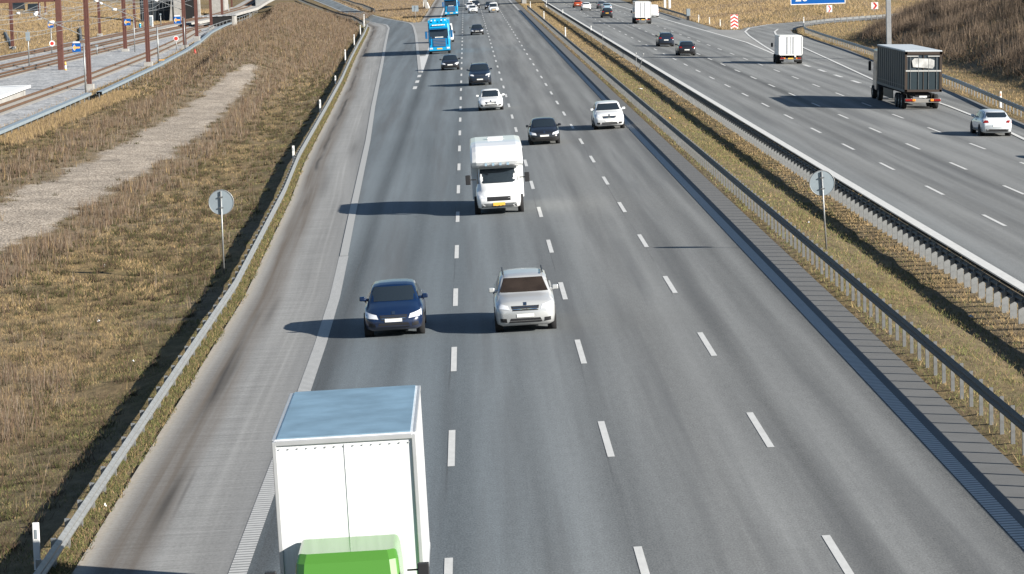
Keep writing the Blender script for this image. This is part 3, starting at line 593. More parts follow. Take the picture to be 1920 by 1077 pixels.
def wheels(root, L, W, wb, r=.32, w_=.21, cy=0, ys=None, xo=None, twin=()):
    for y in (ys or (-wb/2+cy, wb/2+cy)):
        for sx in (-1, 1):
            x = sx*(W/2-w_/2-.01) if xo is None else sx*xo; ww = w_*(2.1 if y in twin else 1)
            h = ww/2; m = MB(); m.lathe((x, y, r), (sx, 0, 0), [(-h, r*.55), (-h, r*.92), (-h*.8, r), (h*.75, r), (h, r*.92), (h*1.0, r*.62), (h*.8, r*.6)], 20); t = m.build('wheel', M_tyre, root)
            m = MB(); m.lathe((x, y, r), (sx, 0, 0), [(h*.8, r*.62), (h*.7, r*.56), (h*.72, r*.2), (h*.86, r*.16), (h*.86, .001)], 14)
            for q in range(5): a = q*2*math.pi/5; m.box((x+sx*h*.78, y+math.cos(a)*r*.38, r+math.sin(a)*r*.38), (.02, r*.42, r*.14), rx=a)
            m.build('rim', M_rim, t)
def arch(root, x, y, r, sx):
    m = MB(); m.cyl((x-sx*.25, y, r), (x+sx*.004, y, r), r*1.17, n=22); m.build('wheel_arch', M_under, root)
def lab(o, t): o['label'] = t; return o
def make_car(kind, col, loc, label, L=4.4, W=1.82, H=1.46, face='front', plate=None, lamps_on=False, glass=None, rails=False, roofcol=None, group='vehicles on the motorway', name=None, slope=-.0275, cat='car'):
    """face 'front' = driving towards the camera; loc = road point under the end nearest the camera"""
    rz = 0 if face == 'front' else math.pi
    root = thing(name or {'suv': 'suv'}.get(kind, 'car'), label, cat, (loc[0], loc[1]+L/2, loc[2]), rz, group, ry=slope)
    tab = car_tables(kind, H); m = loft(L, W, tab); pj = Proj(m); body = m.build('body', col, root); s = H/1.45; hw = W/2
    up = kind != 'sedan'
    roof_f, cowl, roof_r, tail = {'sedan': (.43, .285, .70, .86), 'hatch': (.40, .24, .84, .95), 'suv': (.38, .25, .90, .975)}[kind]
    Y = lambda t: -L/2+t*L
    zc = {'sedan': .95, 'hatch': 1.0, 'suv': 1.03}[kind]*s; zt = H-.075
    G_ = glass or M_glass
    pj.patch([(-hw*.80, -L, zc), (hw*.80, -L, zc), (hw*.635, -L, zt), (-hw*.635, -L, zt)], (0, 1, 0), .007, 9, 7).build('windshield', G_, root)
    zrb = {'sedan': 1.07, 'hatch': 1.08, 'suv': 1.08}[kind]*s; zrt = {'sedan': 1.32, 'hatch': 1.35, 'suv': 1.35}[kind]*s
    pj.patch([(hw*.70, L, zrb), (-hw*.70, L, zrb), (-hw*.60, L, zrt), (hw*.60, L, zrt)], (0, -1, 0), .007, 8, 5).build('rear_window', G_, root)
    zl, zh = {'sedan': (.97, 1.36), 'hatch': (1.0, 1.36), 'suv': (1.02, 1.36)}[kind]; zl *= s; zh *= s
    for sx in (-1, 1):
        a, b, c, d = Y(cowl+.07), Y((roof_f+roof_r)/2-.015), Y((roof_f+roof_r)/2+.01), Y(min(tail-.06, .93))
        pj.patch([(sx*W, a, zl), (sx*W, b, zl), (sx*W, b, zh), (sx*W, Y(roof_f-.01), zh)], (-sx, 0, 0), .007, 6, 5).build('side_window', G_, root)
        pj.patch([(sx*W, c, zl), (sx*W, d, zl+.03), (sx*W, Y(roof_r-.02), zh), (sx*W, c, zh)], (-sx, 0, 0), .007, 6, 5).build('side_window', G_, root)
        # lamps
        mm = MB(); mm.box((sx*hw*.985, (a+b)/2+.25, zl-.12), (.04, .16, .03)); mm.build('door_handle', M_black, root)
        zL = {'sedan': .60, 'hatch': .64, 'suv': .72}[kind]*s
        pj.patch([(sx*hw*.50, -L, zL-.07), (sx*hw*.93, -L, zL-.02), (sx*hw*.93, -L, zL+.13), (sx*hw*.56, -L, zL+.05)], (0, 1, 0), .01, 7, 4).build('headlight', M_lamp, root)
        pj.patch([(sx*hw*.60, -L, .34), (sx*hw*.82, -L, .36), (sx*hw*.82, -L, .47), (sx*hw*.62, -L, .46)], (0, 1, 0), .008, 4, 3).build('fog_light', M_black, root)
        zT = {'sedan': .80, 'hatch': .86, 'suv': .92}[kind]*s; tt = .92
        pj.patch([(sx*hw*.55, L, zT-.07), (sx*hw*.90, L, zT-.09), (sx*hw*.90, L, zT+.09), (sx*hw*.60, L, zT+.06)], (0, -1, 0), .01, 6, 4).build('taillight', M_red, root)
        my = Y(cowl+.09); mm = MB(); mm.box((sx*(hw+.05), my, zl+.07), (.18, .12, .14)); mm.box((sx*(hw-.06), my, zl+.03), (.18, .07, .09))
        mm.build('door_mirror', col, root, bevel=.03)
        m = MB(); m.box((sx*hw*.99, Y(.52), .30), (.03, L*.46, .10)); m.build('sill', M_black, root, bevel=.01)
    zg = zL
    pj.patch([(-hw*.42, -L, zg-.10), (hw*.42, -L, zg-.10), (hw*.46, -L, zg+.04), (-hw*.46, -L, zg+.04)], (0, 1, 0), .008, 8, 3).build('grille', M_black, root)
    for q in (-.055, 0): pj.patch([(-hw*.40, -L, zg+q-.008), (hw*.40, -L, zg+q-.008), (hw*.40, -L, zg+q+.008), (-hw*.40, -L, zg+q+.008)], (0, 1, 0), .016, 8, 2).build('grille_bar', M_chrome, root)
    pj.patch([(-.05, -L, zg+.05), (.05, -L, zg+.05), (.05, -L, zg+.13), (-.05, -L, zg+.13)], (0, 1, 0), .014, 3, 2).build('badge', M_chrome, root)
    pj.patch([(-hw*.55, -L, .33), (hw*.55, -L, .33), (hw*.48, -L, .46), (-hw*.48, -L, .46)], (0, 1, 0), .008, 8, 3).build('air_intake', M_black, root)
    pj.patch([(-.26, -L, .49), (.26, -L, .49), (.26, -L, .59), (-.26, -L, .59)], (0, 1, 0), .02, 3, 2).build('license_plate', plate or M_plate, root)
    zp = {'sedan': .68, 'hatch': .56, 'suv': .66}[kind]*s
    pj.patch([(.26, L, zp), (-.26, L, zp), (-.26, L, zp+.11), (.26, L, zp+.11)], (0, -1, 0), .02, 3, 2).build('license_plate', plate or M_plate, root)
    pj.patch([(hw*.7, L, .30), (-hw*.7, L, .30), (-hw*.72, L, .44), (hw*.72, L, .44)], (0, -1, 0), .01, 8, 3).build('rear_bumper', M_black, root)
    wb = L*.6; cy = -L*.01; r = .33*s**.5
    for sx in (-1, 1):
        for y in (-wb/2+cy, wb/2+cy): arch(root, sx*hw, y, r, sx)
    wheels(root, L, W+.02, wb, r, cy=cy)
    if rails:
        for sx in (-1, 1): mm = MB(); mm.box((sx*hw*.66, Y(.63), H+.035), (.04, L*.42, .035)); mm.build('roof_rail', M_black, root, bevel=.01)
    if roofcol:
        pj.patch([(-hw*.62, Y(roof_f+.03), 3), (hw*.62, Y(roof_f+.03), 3), (hw*.60, Y(roof_r-.02), 3), (-hw*.60, Y(roof_r-.02), 3)], (0, 0, -1), .006, 6, 6).build('roof_panel', roofcol, root)
    for y0 in (Y(.16),):    # wiper pair
        mm = MB(); 
        for sx in (-.35, .3): mm.box((sx, Y(cowl)+.06, zc+.01), (.5, .02, .02), ry=.05)
        mm.build('wiper', M_black, root)
    return root
P_blue = paint('paint_blue', (.002, .013, .048)); P_silver = paint('paint_silver', (.48, .49, .49), .3, .3); P_white = paint('paint_white', (.72, .73, .73))
P_black = paint('paint_black', (.010, .012, .017)); P_dblue = paint('paint_dark_blue', (.010, .018, .035)); P_grey = paint('paint_grey', (.14, .15, .16), .3, .4)
P_lblue = paint('paint_ice_blue', (.30, .42, .50), .3, .3); P_rust = paint('paint_orange_red', (.32, .055, .015)); P_cyan = paint('paint_truck_blue', (.0, .27, .52)); P_cab = paint('paint_truck_blue_dark', (.005, .10, .26))
P_green = paint('paint_green', (.07, .21, .03)); P_reflbrown = plain('brown_reflection_glass', (.075, .055, .042), .1, .5, .8, .5, 1.5)  # brown windscreen reflection put into the glass colour, with mottling
P_curtain = plain('grey_tarpaulin', (.030, .045, .058), .55, 0, .4, .25, 1.2); P_roofw = plain('trailer_roof', (.50, .54, .57), .45, 0, .4, .15, .8)
make_car('hatch', P_blue, (-2.48, 87.6, -.068), 'dark blue hatchback alone in the lane left of the silver car', 4.25, 1.82, 1.46)
make_car('suv', P_silver, (1.50, 86.9, .04), 'silver crossover with brown reflection coloured into its glass in the second lane', 4.4, 1.84, 1.58, glass=P_reflbrown, rails=True)
make_car('sedan', P_white, (1.57, 211.3, .043), 'white saloon behind the motorhome in the second lane', 4.6, 1.8, 1.46)
make_car('hatch', P_black, (4.36, 170.9, .12), 'black hatchback in the third lane beside the motorhome', 4.3, 1.8, 1.46)
make_car('suv', P_white, (8.7, 181.7, .24), 'white crossover nearest the central reserve guardrail', 4.6, 1.9, 1.62)
make_car('suv', P_dblue, (1.0, 252.3, .03), 'dark blue four wheel drive with square front behind the white saloon', 4.7, 1.95, 1.82, rails=True, name='suv')
make_car('hatch', P_black, (-1.76, 289.8, -.05), 'black car right in front of the bright blue lorry', 4.2, 1.8, 1.45)
make_car('sedan', P_black, (1.42, 408.5, .04), 'black saloon to the right of the bright blue lorry, far up the second lane', 4.7, 1.85, 1.42)
make_car('hatch', P_white, (1.26, 557, .035), 'white hatchback in front of the far group of white cars', 4.1, 1.75, 1.5)
make_car('hatch', P_white, (.75, 592, .02), 'white hatchback behind and left in the far group of cars', 4.1, 1.75, 1.5)
make_car('suv', P_black, (1.95, 606, .05), 'dark car half hidden behind the far white hatchbacks', 4.4, 1.8, 1.6)
make_car('hatch', P_black, (4.62, 586, .13), 'dark car half hidden behind the white pickup', 4.2, 1.8, 1.5)
make_car('hatch', P_rust, (21.95, 577, .08), 'orange red hatchback driving away on the far carriageway', 4.1, 1.75, 1.5, face='rear', slope=-.0275)
make_car('hatch', P_white, (22.5, 550, .06), 'white hatchback driving away beside the orange red car', 4.1, 1.8, 1.5, face='rear')
make_car('sedan', P_grey, (26.15, 565, -.04), 'grey saloon driving away ahead of the ice blue car', 4.6, 1.8, 1.45, face='rear')
make_car('hatch', P_lblue, (25.85, 539, -.03), 'ice blue hatchback behind the grey saloon on the far carriageway', 4.2, 1.78, 1.5, face='rear')
make_car('suv', P_black, (23.3, 486, .04), 'black crossover with yellow plate driving away on the far carriageway', 4.5, 1.85, 1.66, face='rear', plate=M_yplate)
make_car('suv', P_dblue, (22.8, 336, .05), 'dark blue estate driving away, left one of a close pair', 4.6, 1.84, 1.58, face='rear', rails=True)
make_car('hatch', P_black, (22.92, 306, .05), 'black hatchback driving away, right and nearer one of a close pair', 4.4, 1.84, 1.5, face='rear')
make_car('hatch', paint('paint_pale_silver', (.64, .68, .71), .3, .2), (30.75, 170, -.16), 'silver car driving away at the right edge behind the tall trailer', 4.4, 1.82, 1.48, face='rear')
make_car('suv', P_black, (32.3, 149.5, -.2), 'dark car following the silver car beyond the right edge', 4.6, 1.85, 1.6, face='rear')
# ---- vans
def glassquad(root, name, pts, mat, n, off=.006, th=.02):
    N = Vector(n).normalized(); m = MB(); m.poly([Vector(p)+N*off for p in pts], th, N); return m.build(name, mat, root)
def make_van(col, loc, label, L=5.0, W=1.95, H=2.0, face='front', pickup=False, name='van', cat='van'):
    rz = 0 if face == 'front' else math.pi
    root = thing(name, label, cat, (loc[0], loc[1]+L/2, loc[2]), rz, 'vehicles on the motorway', ry=-.0275)
    if pickup:
        T = [(0,.42,.72,.80,.8,.6),(.015,.32,.85,.93,.93,.8),(.08,.28,.93,1.02,.99,.84),(.26,.28,.99,1.12,1,.86),(.38,.28,1.02,H-.03,1,.74),(.5,.28,1.03,H,1,.74),(.62,.28,1.03,H-.06,1,.73),(.66,.3,1.03,1.08,1,.9),(.98,.34,1.02,1.07,.99,.9),(1,.45,.95,1.0,.95,.85)]
    else:
        T = [(0,.40,.66,.72,.76,.6),(.012,.30,.78,.86,.9,.76),(.06,.24,.90,1.0,.97,.82),(.16,.22,1.02,1.18,1,.86),(.29,.22,1.05,H-.05,1,.80),(.36,.22,1.08,H,1,.82),(.8,.22,1.08,H,1,.82),(.975,.22,1.08,H-.03,.99,.80),(.992,.3,1.05,H-.1,.97,.78),(1,.4,1.0,H-.25,.95,.76)]
    m = loft(L, W, T, 50); pj = Proj(m); m.build('body', col, root); hw = W/2; Y = lambda t: -L/2+t*L
    zc = 1.14 if not pickup else 1.1
    pj.patch([(-hw*.84, -L, zc), (hw*.84, -L, zc), (hw*.70, -L, H-.16), (-hw*.70, -L, H-.16)], (0, 1, 0), .007, 9, 6).build('windshield', M_glass, root)
    for sx in (-1, 1):
        pj.patch([(sx*W, Y(.24), 1.14), (sx*W, Y(.42), 1.14), (sx*W, Y(.42), min(H-.2, 1.7)), (sx*W, Y(.31), min(H-.2, 1.7))], (-sx, 0, 0), .007, 5, 4).build('side_window', M_glass, root)
        pj.patch([(sx*hw*.55, -L, .76), (sx*hw*.95, -L, .80), (sx*hw*.95, -L, .97), (sx*hw*.6, -L, .88)], (0, 1, 0), .01, 6, 4).build('headlight', M_lamp, root)
        pj.patch([(sx*hw*.80, L, .75), (sx*hw*.94, L, .75), (sx*hw*.94, L, 1.2), (sx*hw*.80, L, 1.2)], (0, -1, 0), .01, 3, 4).build('taillight', M_red, root)
        mm = MB(); mm.box((sx*(hw+.13), Y(.25), 1.26), (.22, .12, .26)); mm.build('door_mirror', M_black, root, bevel=.03)
        for y in (-L*.3, L*.3): arch(root, sx*hw, y, .34, sx)
    pj.patch([(-hw*.5, -L, .62), (hw*.5, -L, .62), (hw*.5, -L, .80), (-hw*.5, -L, .80)], (0, 1, 0), .008, 6, 3).build('grille', M_black, root)
    pj.patch([(-hw*.8, -L, .36), (hw*.8, -L, .36), (hw*.8, -L, .54), (-hw*.8, -L, .54)], (0, 1, 0), .01, 6, 3).build('bumper', M_black, root)
    pj.patch([(-.26, -L, .46), (.26, -L, .46), (.26, -L, .57), (-.26, -L, .57)], (0, 1, 0), .03, 3, 2).build('license_plate', M_yplate, root)
    if not pickup: pj.patch([(hw*.7, L, 1.2), (-hw*.7, L, 1.2), (-hw*.66, L, H-.35), (hw*.66, L, H-.35)], (0, -1, 0), .008, 5, 4).build('rear_window', M_glass if H < 2.1 else col, root)
    wheels(root, L, W+.02, L*.6, .34); return root
make_van(P_white, (-2.73, 382, -.08), 'white panel van mostly hidden behind the bright blue lorry', 5.2, 2.0, 2.4)
make_van(P_white, (1.31, 655, .04), 'white van at the very back of the far group of cars', 4.8, 1.9, 2.1)
make_van(P_white, (5.15, 552, .14), 'white pickup with yellow plate in the third lane far away', 5.2, 1.85, 1.85, pickup=True, name='pickup', cat='pickup')
make_van(P_white, (31.1, 489, -.18), 'white panel van driving away to the right of the white lorry', 5.0, 1.95, 2.1, face='rear')
# ---- trucks
def heavy_cab(root, col, W, H, zf, y0, D, name='cab', deflect=None, lights=True, stripes=True, scale=1):
    """box cab with raked windscreen; front at y0"""
    hw = W/2; m = MB(); zw0, zw1 = zf+ (H-zf)*.36, zf+(H-zf)*.74
    ring = lambda z, y, k, yb: [(-hw*k, y+.10, z), (-hw*k+.14, y, z), (hw*k-.14, y, z), (hw*k, y+.10, z), (hw*k, yb, z), (-hw*k, yb, z)]
    lv = [(zf, y0+.03, .99), (zw0, y0, 1.0), (zw1, y0+.16, .97), (H-.12, y0+.30, .94), (H, y0+.50, .90)]; V = []
    for z, y, k in lv: V += ring(z, y, k, y0+D)
    F = [(i*6+j, i*6+(j+1) % 6, (i+1)*6+(j+1) % 6, (i+1)*6+j) for i in range(len(lv)-1) for j in range(6)]+[tuple(range(6))[::-1], tuple(range(24, 30))]
    m.add(V, F); cab = m.build(name, col, root, bevel=.05, seg=3); pj = Proj(m)
    pj.patch([(-hw*.86, y0-2, zw0+.08), (hw*.86, y0-2, zw0+.08), (hw*.84, y0-2, zw1), (-hw*.84, y0-2, zw1)], (0, 1, 0), .012, 10, 4).build('windshield', M_glass, root)
    for sx in (-1, 1):
        pj.patch([(sx*W, y0+.35, zw0+.1), (sx*W, y0+1.1, zw0+.1), (sx*W, y0+1.1, zw1-.05), (sx*W, y0+.5, zw1-.05)], (-sx, 0, 0), .01, 4, 3).build('side_window', M_glass, root)
    return cab, pj, zw0, zw1
def lorry_front(loc, label, L=13.5, W=2.5, H=3.75, col=None, col2=None):
    col = col or P_cyan; root = thing('lorry', label, 'lorry', (loc[0], loc[1], loc[2]), 0, 'vehicles on the motorway', ry=-.0275); hw = W/2
    cab, pj, zw0, zw1 = heavy_cab(root, col, W, H-.15, .62, 0, 2.2)
    m = MB(); m.box((0, 1.35, H-.02), (W*.84, 1.5, .62), rx=-.12, taper=.9); m.build('roof_deflector', col, root, bevel=.08, seg=3)
    m = MB(); m.box((0, -.10, zw1+.10), (W*.86, .34, .10), rx=.35); m.build('sun_visor', P_cab, root, bevel=.02)
    for k in range(5): mm = MB(); mm.box((0, -.045, .98+k*.17), (W*.56, .07, .075), rx=.2); mm.build('grille_slat', M_rim, root, bevel=.012)
    m = MB(); m.box((0, -.012, 1.32), (W*.62, .03, .98)); m.build('grille', P_cab, root, bevel=.02)
    m = MB()
    for k in range(7): m.box((-.42+k*.14, -.035, 1.93), (.09, .03, .13))
    m.build('badge_letters', M_white, root)
    m = MB()
    for k in range(9): m.box((-.68+k*.17, .16, H-.42), (.12, .03, .17), rx=-.9)
    m.build('roof_letters', M_white, root)
    m = MB(); m.box((0, -.02, .58), (W*.99, .34, .42)); m.build('bumper', col, root, bevel=.06, seg=3)
    m = MB(); m.box((0, -.21, .62), (.60, .02, .15)); m.build('license_plate', M_yplate, root)
    m = MB(); m.box((0, .1, .34), (W*.9, .3, .16)); m.build('air_dam', M_black, root, bevel=.02)
    for sx in (-1, 1):
        m = MB(); m.box((sx*hw*.80, -.18, .66), (.40, .06, .20), rz=sx*.12); m.build('headlight', M_lamp, root, bevel=.04)
        m = MB(); m.box((sx*hw*.78, -.01, 1.55), (.10, .05, .95), rz=sx*.1, ry=-sx*.06); m.build('air_deflector', P_cab, root, bevel=.02)
        m = MB(); m.box((sx*(hw+.22), .10, 2.25), (.26, .16, .85)); m.box((sx*(hw+.06), .12, 2.6), (.2, .05, .05)); m.build('door_mirror', P_cab, root, bevel=.04)
        for k in (.3, .62): m = MB(); m.cyl((sx*hw*k, .35, H+.14), (sx*hw*k, .30, H+.14), .09, n=10); m.build('roof_lamp', M_lamp, root)
    m = MB(); m.box((0, (2.5+L)/2, (1.15+H+.12)/2), (W, L-2.5, H+.12-1.15)); m.build('trailer_box', col2 or P_cyan, root, bevel=.03)
    m = MB(); m.box((0, L/2, .95), (.9, L-1.6, .26)); m.build('chassis', M_under, root)
    for y in (1.35, 4.2, L-3.6, L-2.3, L-1.0): wheels(root, L, W, 0, .5, .3, ys=(y,))
    return root
lorry_front((-3.2, 339.5, -.09), 'bright blue lorry with slatted grille, nearer of the two blue lorries')
lorry_front((-2.75, 541, -.07), 'blue lorry at the top edge, farther of the two blue lorries', 12.5, 2.5, 3.9, P_cyan, P_cab)
def truck_green():
    root = thing('box_truck', 'white box truck with green cab at the bottom edge of the left lane', 'truck', (-2.10, 44.9, -.06), 0, 'vehicles on the motorway', ry=-.0275)
    W = 2.32; hw = W/2
    cab, pj, zw0, zw1 = heavy_cab(root, P_green, 1.72, 2.14, .5, 0, 1.75)
    m = MB(); m.box((0, 0, .52), (2.0, .3, .4)); m.build('bumper', M_black, root, bevel=.05)
    m = MB(); m.box((0, -.02, 1.0), (1.2, .05, .3)); m.build('grille', M_black, root, bevel=.02)
    m = MB(); m.box((0, -.17, .55), (.5, .02, .11)); m.build('license_plate', M_yplate, root)
    for sx in (-1, 1):
        m = MB(); m.box((sx*.78, -.03, .92), (.3, .06, .2)); m.build('headlight', M_lamp, root, bevel=.03)
        m = MB(); m.box((sx*1.2, .2, 1.75), (.18, .12, .42)); m.box((sx*1.04, .22, 1.85), (.2, .03, .03)); m.build('door_mirror', M_black, root, bevel=.03)
        m = MB(); m.box((sx*(hw-.03), 4.05, .78), (.05, 3.2, .35)); m.build('side_guard', M_galv, root, bevel=.01)
    m = MB(); m.box((0, 4.4, 2.3), (W, 5.2, 2.95)); b = m.build('cargo_box', boxpaint('box_body_paint', (.72, .735, .75)), root, bevel=.05, seg=3)
    m = MB(); m.box((0, 4.4, 3.782), (W-.16, 5.04, .02)); m.build('roof_panel', plain('sky_reflection_roof', (.20, .32, .42), .45, 0, .5, .35, 1.4), b)  # sky reflected on the white box roof, put into the colour as pale blue
    al = plain('box_trim', (.50, .51, .52), .4, .4)
    for sx in (-1, 1):
        m = MB(); m.box((sx*(hw-.03), 1.79, 2.3), (.07, .05, 2.9)); m.box((sx*(hw-.02), 4.4, 3.74), (.06, 5.1, .07)); m.box((sx*(hw-.01), 4.4, .88), (.04, 5.1, .08)); m.build('corner_rail', al, b, bevel=.01)
    m = MB(); m.box((0, 1.79, 3.72), (W-.1, .05, .08)); m.build('front_rail', al, b, bevel=.01)
    seam = plain('panel_seam', (.66, .68, .69), .6)
    for k in range(1):
        m = MB(); m.box((0, 1.795, 2.35), (.008, .008, 2.6)); m.build('panel_seam', seam, b)
    m = MB()
    for z in (3.62,):
        for k in range(15): m.cyl((-1.05+k*.15, 1.79, z), (-1.05+k*.15, 1.782, z), .012, n=6)
    m.build('rivets', al, b)
    for x in (): m = MB(); m.box((x, 1.793, 2.62), (.11, .012, .34)); m.build('faded_decal', plain('faded_brown', (.42, .36, .31), .6, 0, .3, .4, 6), b)
    m = MB(); m.box((0, 4, .72), (.8, 6, .2)); m.build('chassis', M_under, root); wheels(root, 7, W, 0, .42, .24, ys=(.95, 5.4)); return root
truck_green()
def motorhome():
    root = thing('motorhome', 'white motorhome with bulging overcab in the second lane', 'motorhome', (1.18, 127.0, .03), 0, 'vehicles on the motorway', ry=-.0275)
    W = 2.28; L = 6.6; H = 3.05
    T = [(0,.42,.66,.74,.72,.5),(.012,.30,.80,.88,.85,.62),(.05,.26,.92,1.04,.90,.68),(.12,.25,1.02,1.22,.92,.72),(.17,.25,1.1,1.38,.93,.74),(.24,.25,1.15,2.0,.94,.78),(.30,.25,1.15,2.1,.94,.8),(.36,.25,1.15,2.1,.94,.8)]
    m = MB(); full = [(t*1.0, a, b, c, d, e) for t, a, b, c, d, e in T]
    mm = loft(L, W*.93, full+[(1, .25, 1.15, 2.1, .94, .8)], 60); pj = Proj(mm); mm.build('cab', P_white, root).location.y = L/2
    hw = W/2
    for nm, cs, d, mt, of in (('windshield', [(-hw*.74, -L, 1.32), (hw*.74, -L, 1.32), (hw*.66, -L, 1.92), (-hw*.66, -L, 1.92)], (0, 1, 0), M_glass, .008), ('grille', [(-hw*.45, -L, .62), (hw*.45, -L, .62), (hw*.45, -L, .80), (-hw*.45, -L, .80)], (0, 1, 0), M_black, .008), ('bumper', [(-hw*.68, -L, .34), (hw*.68, -L, .34), (hw*.66, -L, .52), (-hw*.66, -L, .52)], (0, 1, 0), M_galvd, .01), ('license_plate', [(-.26, -L, .42), (.26, -L, .42), (.26, -L, .55), (-.26, -L, .55)], (0, 1, 0), M_yplate, .03)):
        o = pj.patch(cs, d, of, 9, 5).build(nm, mt, root); o.location.y = L/2
    for sx in (-1, 1):
        o = pj.patch([(sx*hw*.48, -L, .72), (sx*hw*.80, -L, .76), (sx*hw*.80, -L, 1.0), (sx*hw*.55, -L, .9)], (0, 1, 0), .01, 6, 4).build('headlight', M_lamp, root); o.location.y = L/2
        o = pj.patch([(sx*W, -L/2+1.25, 1.3), (sx*W, -L/2+2.1, 1.3), (sx*W, -L/2+2.1, 1.95), (sx*W, -L/2+1.6, 1.95)], (-sx, 0, 0), .01, 5, 4).build('side_window', M_glass, root); o.location.y = L/2
        m = MB(); m.box((sx*(hw+.16), 1.25, 1.5), (.22, .14, .42)); m.box((sx*(hw-.05), 1.28, 1.5), (.3, .05, .05)); m.build('door_mirror', M_black, root, bevel=.03)
        for y in (1.05, 5.1): o = MB(); arch(root, sx*hw*.94, y, .36, sx)
    # living box with rounded overcab nose: side profile extruded, crowned roof
    prof = [(2.2, .55), (2.2, 2.02), (1.3, 2.02), (.86, 2.12), (.72, 2.28), (.80, 2.50), (1.10, 2.74), (1.6, 2.92), (2.3, 3.02), (3.2, H), (6.3, H), (6.55, 2.95), (6.6, 2.8), (6.6, .55)]
    secs = [(-hw, -.0), (-hw+.05, .05), (-hw+.25, .1), (0, .13), (hw-.25, .1), (hw-.05, .05), (hw, 0)]; V = []
    for x, dz in secs:
        k = 1-dz/.13; ins = .10*(1-min(1, dz/.1))
        for (y, z) in prof: V.append((x, y+(ins*1.4 if y < 1.7 and z > 2.05 else 0), z-(ins if z > 2.3 else 0)))
    n = len(prof); F = [(i*n+j, i*n+(j+1) % n, (i+1)*n+(j+1) % n, (i+1)*n+j) for i in range(len(secs)-1) for j in range(n)]+[tuple(range(n)), tuple(range((len(secs)-1)*n, len(secs)*n))[::-1]]
    m = MB(); m.add(V, F, False); b = m.build('living_box', P_white, root, bevel=.03)
    for sx in (-1, 1): m = MB(); m.box((sx*(hw+.004), 4.4, 1.75), (.02, 1.1, .55)); m.build('side_window', M_glass, b, bevel=.01)
    m = MB(); m.box((0, 4.2, H+.05), (.7, .7, .1)); m.build('roof_hatch', M_white, b, bevel=.03)
    m = MB()
    for k in range(4): m.box((-.48+k*.32, .775, 2.2), (.10, .03, .2), rx=-.3)
    m.build('marker_lamps', P_lblue, b)
    m = MB(); m.box((0, 4.4, .5), (1.8, 4, .3)); m.build('chassis', M_under, root); wheels(root, L, W*.93, 0, .35, .22, ys=(1.05, 5.1)); return root
motorhome()
def rear_box(name, cat, label, loc, L, W, H, floor, boxcol, cabcol, doors=True, plate=M_yplate, step=True):
    root = thing(name, label, cat, (loc[0], loc[1], loc[2]), 0, 'vehicles on the motorway', ry=.0275); hw = W/2; Lb = L-2.1
    m = MB(); m.box((0, Lb/2, (floor+H)/2), (W, Lb, H-floor)); b = m.build('cargo_box', boxpaint('lorry_body_paint', (.70, .71, .72)) if 'lorry_body_paint' not in bpy.data.materials else bpy.data.materials['lorry_body_paint'], root, bevel=.05, seg=3)
    m = MB()
    for (x, z, a, c) in ((0, H-.05, W, .1), (0, floor+.05, W, .1), (-hw+.05, (floor+H)/2, .1, H-floor), (hw-.05, (floor+H)/2, .1, H-floor), (0, (floor+H)/2, .03, H-floor-.1)): m.box((x, -.018, z), (a, .03, c))
    m.build('door_frame', M_white if boxcol is P_white else M_galvd, b, bevel=.008)
    for sx in (-.3, .3): m = MB(); m.cyl((sx, -.06, floor+.1), (sx, -.06, H-.1), .02, n=6); m.build('door_bar', M_galv, b)
    m = MB(); m.box((0, Lb/2+.6, floor-.16), (.8, L-1.5, .26)); m.build('chassis', M_under, root)
    m = MB(); m.box((0, Lb+1.05, (.5+2.3)/2), (W*.86, 1.9, 1.8), taper=.92); c = m.build('cab', cabcol, root, bevel=.1, seg=3)
    for sx in (-1, 1):
        m = MB(); m.box((sx*hw*.72, .02, floor-.28), (.34, .08, .14)); m.build('taillight', M_red, root, bevel=.01)
        m = MB(); m.box((sx*hw*.50, .02, floor-.28), (.12, .08, .14)); m.build('indicator', M_orange, root, bevel=.01)
        m = MB(); m.box((sx*(hw+.1), Lb+1.5, 1.7), (.2, .1, .4)); m.build('door_mirror', M_black, root, bevel=.02)
        m = MB(); m.box((sx*.75, 1.0, .42), (.4, .02, .4)); m.build('mud_flap', M_black, root)
    m = MB(); m.box((0, .05, .48), (W*.9, .1, .12)); m.build('underrun_bar', M_galvd, root, bevel=.01)
    m = MB(); m.box((0, -.01, floor-.30), (.5, .02, .12)); m.build('license_plate', plate, root)
    wheels(root, L, W, 0, .42, .24, ys=(1.6, L-1.2), twin=(1.6,)); return root
rear_box('box_truck', 'truck', 'white lorry with tail lift driving away on the far carriageway', (26.7, 444, -.05), 8.5, 2.45, 3.35, .95, P_white, P_white)
rear_box('box_van', 'truck', 'small white box van near the exit gore', (31.1, 282, -.17), 6.0, 2.3, 2.75, .85, P_white, P_white)
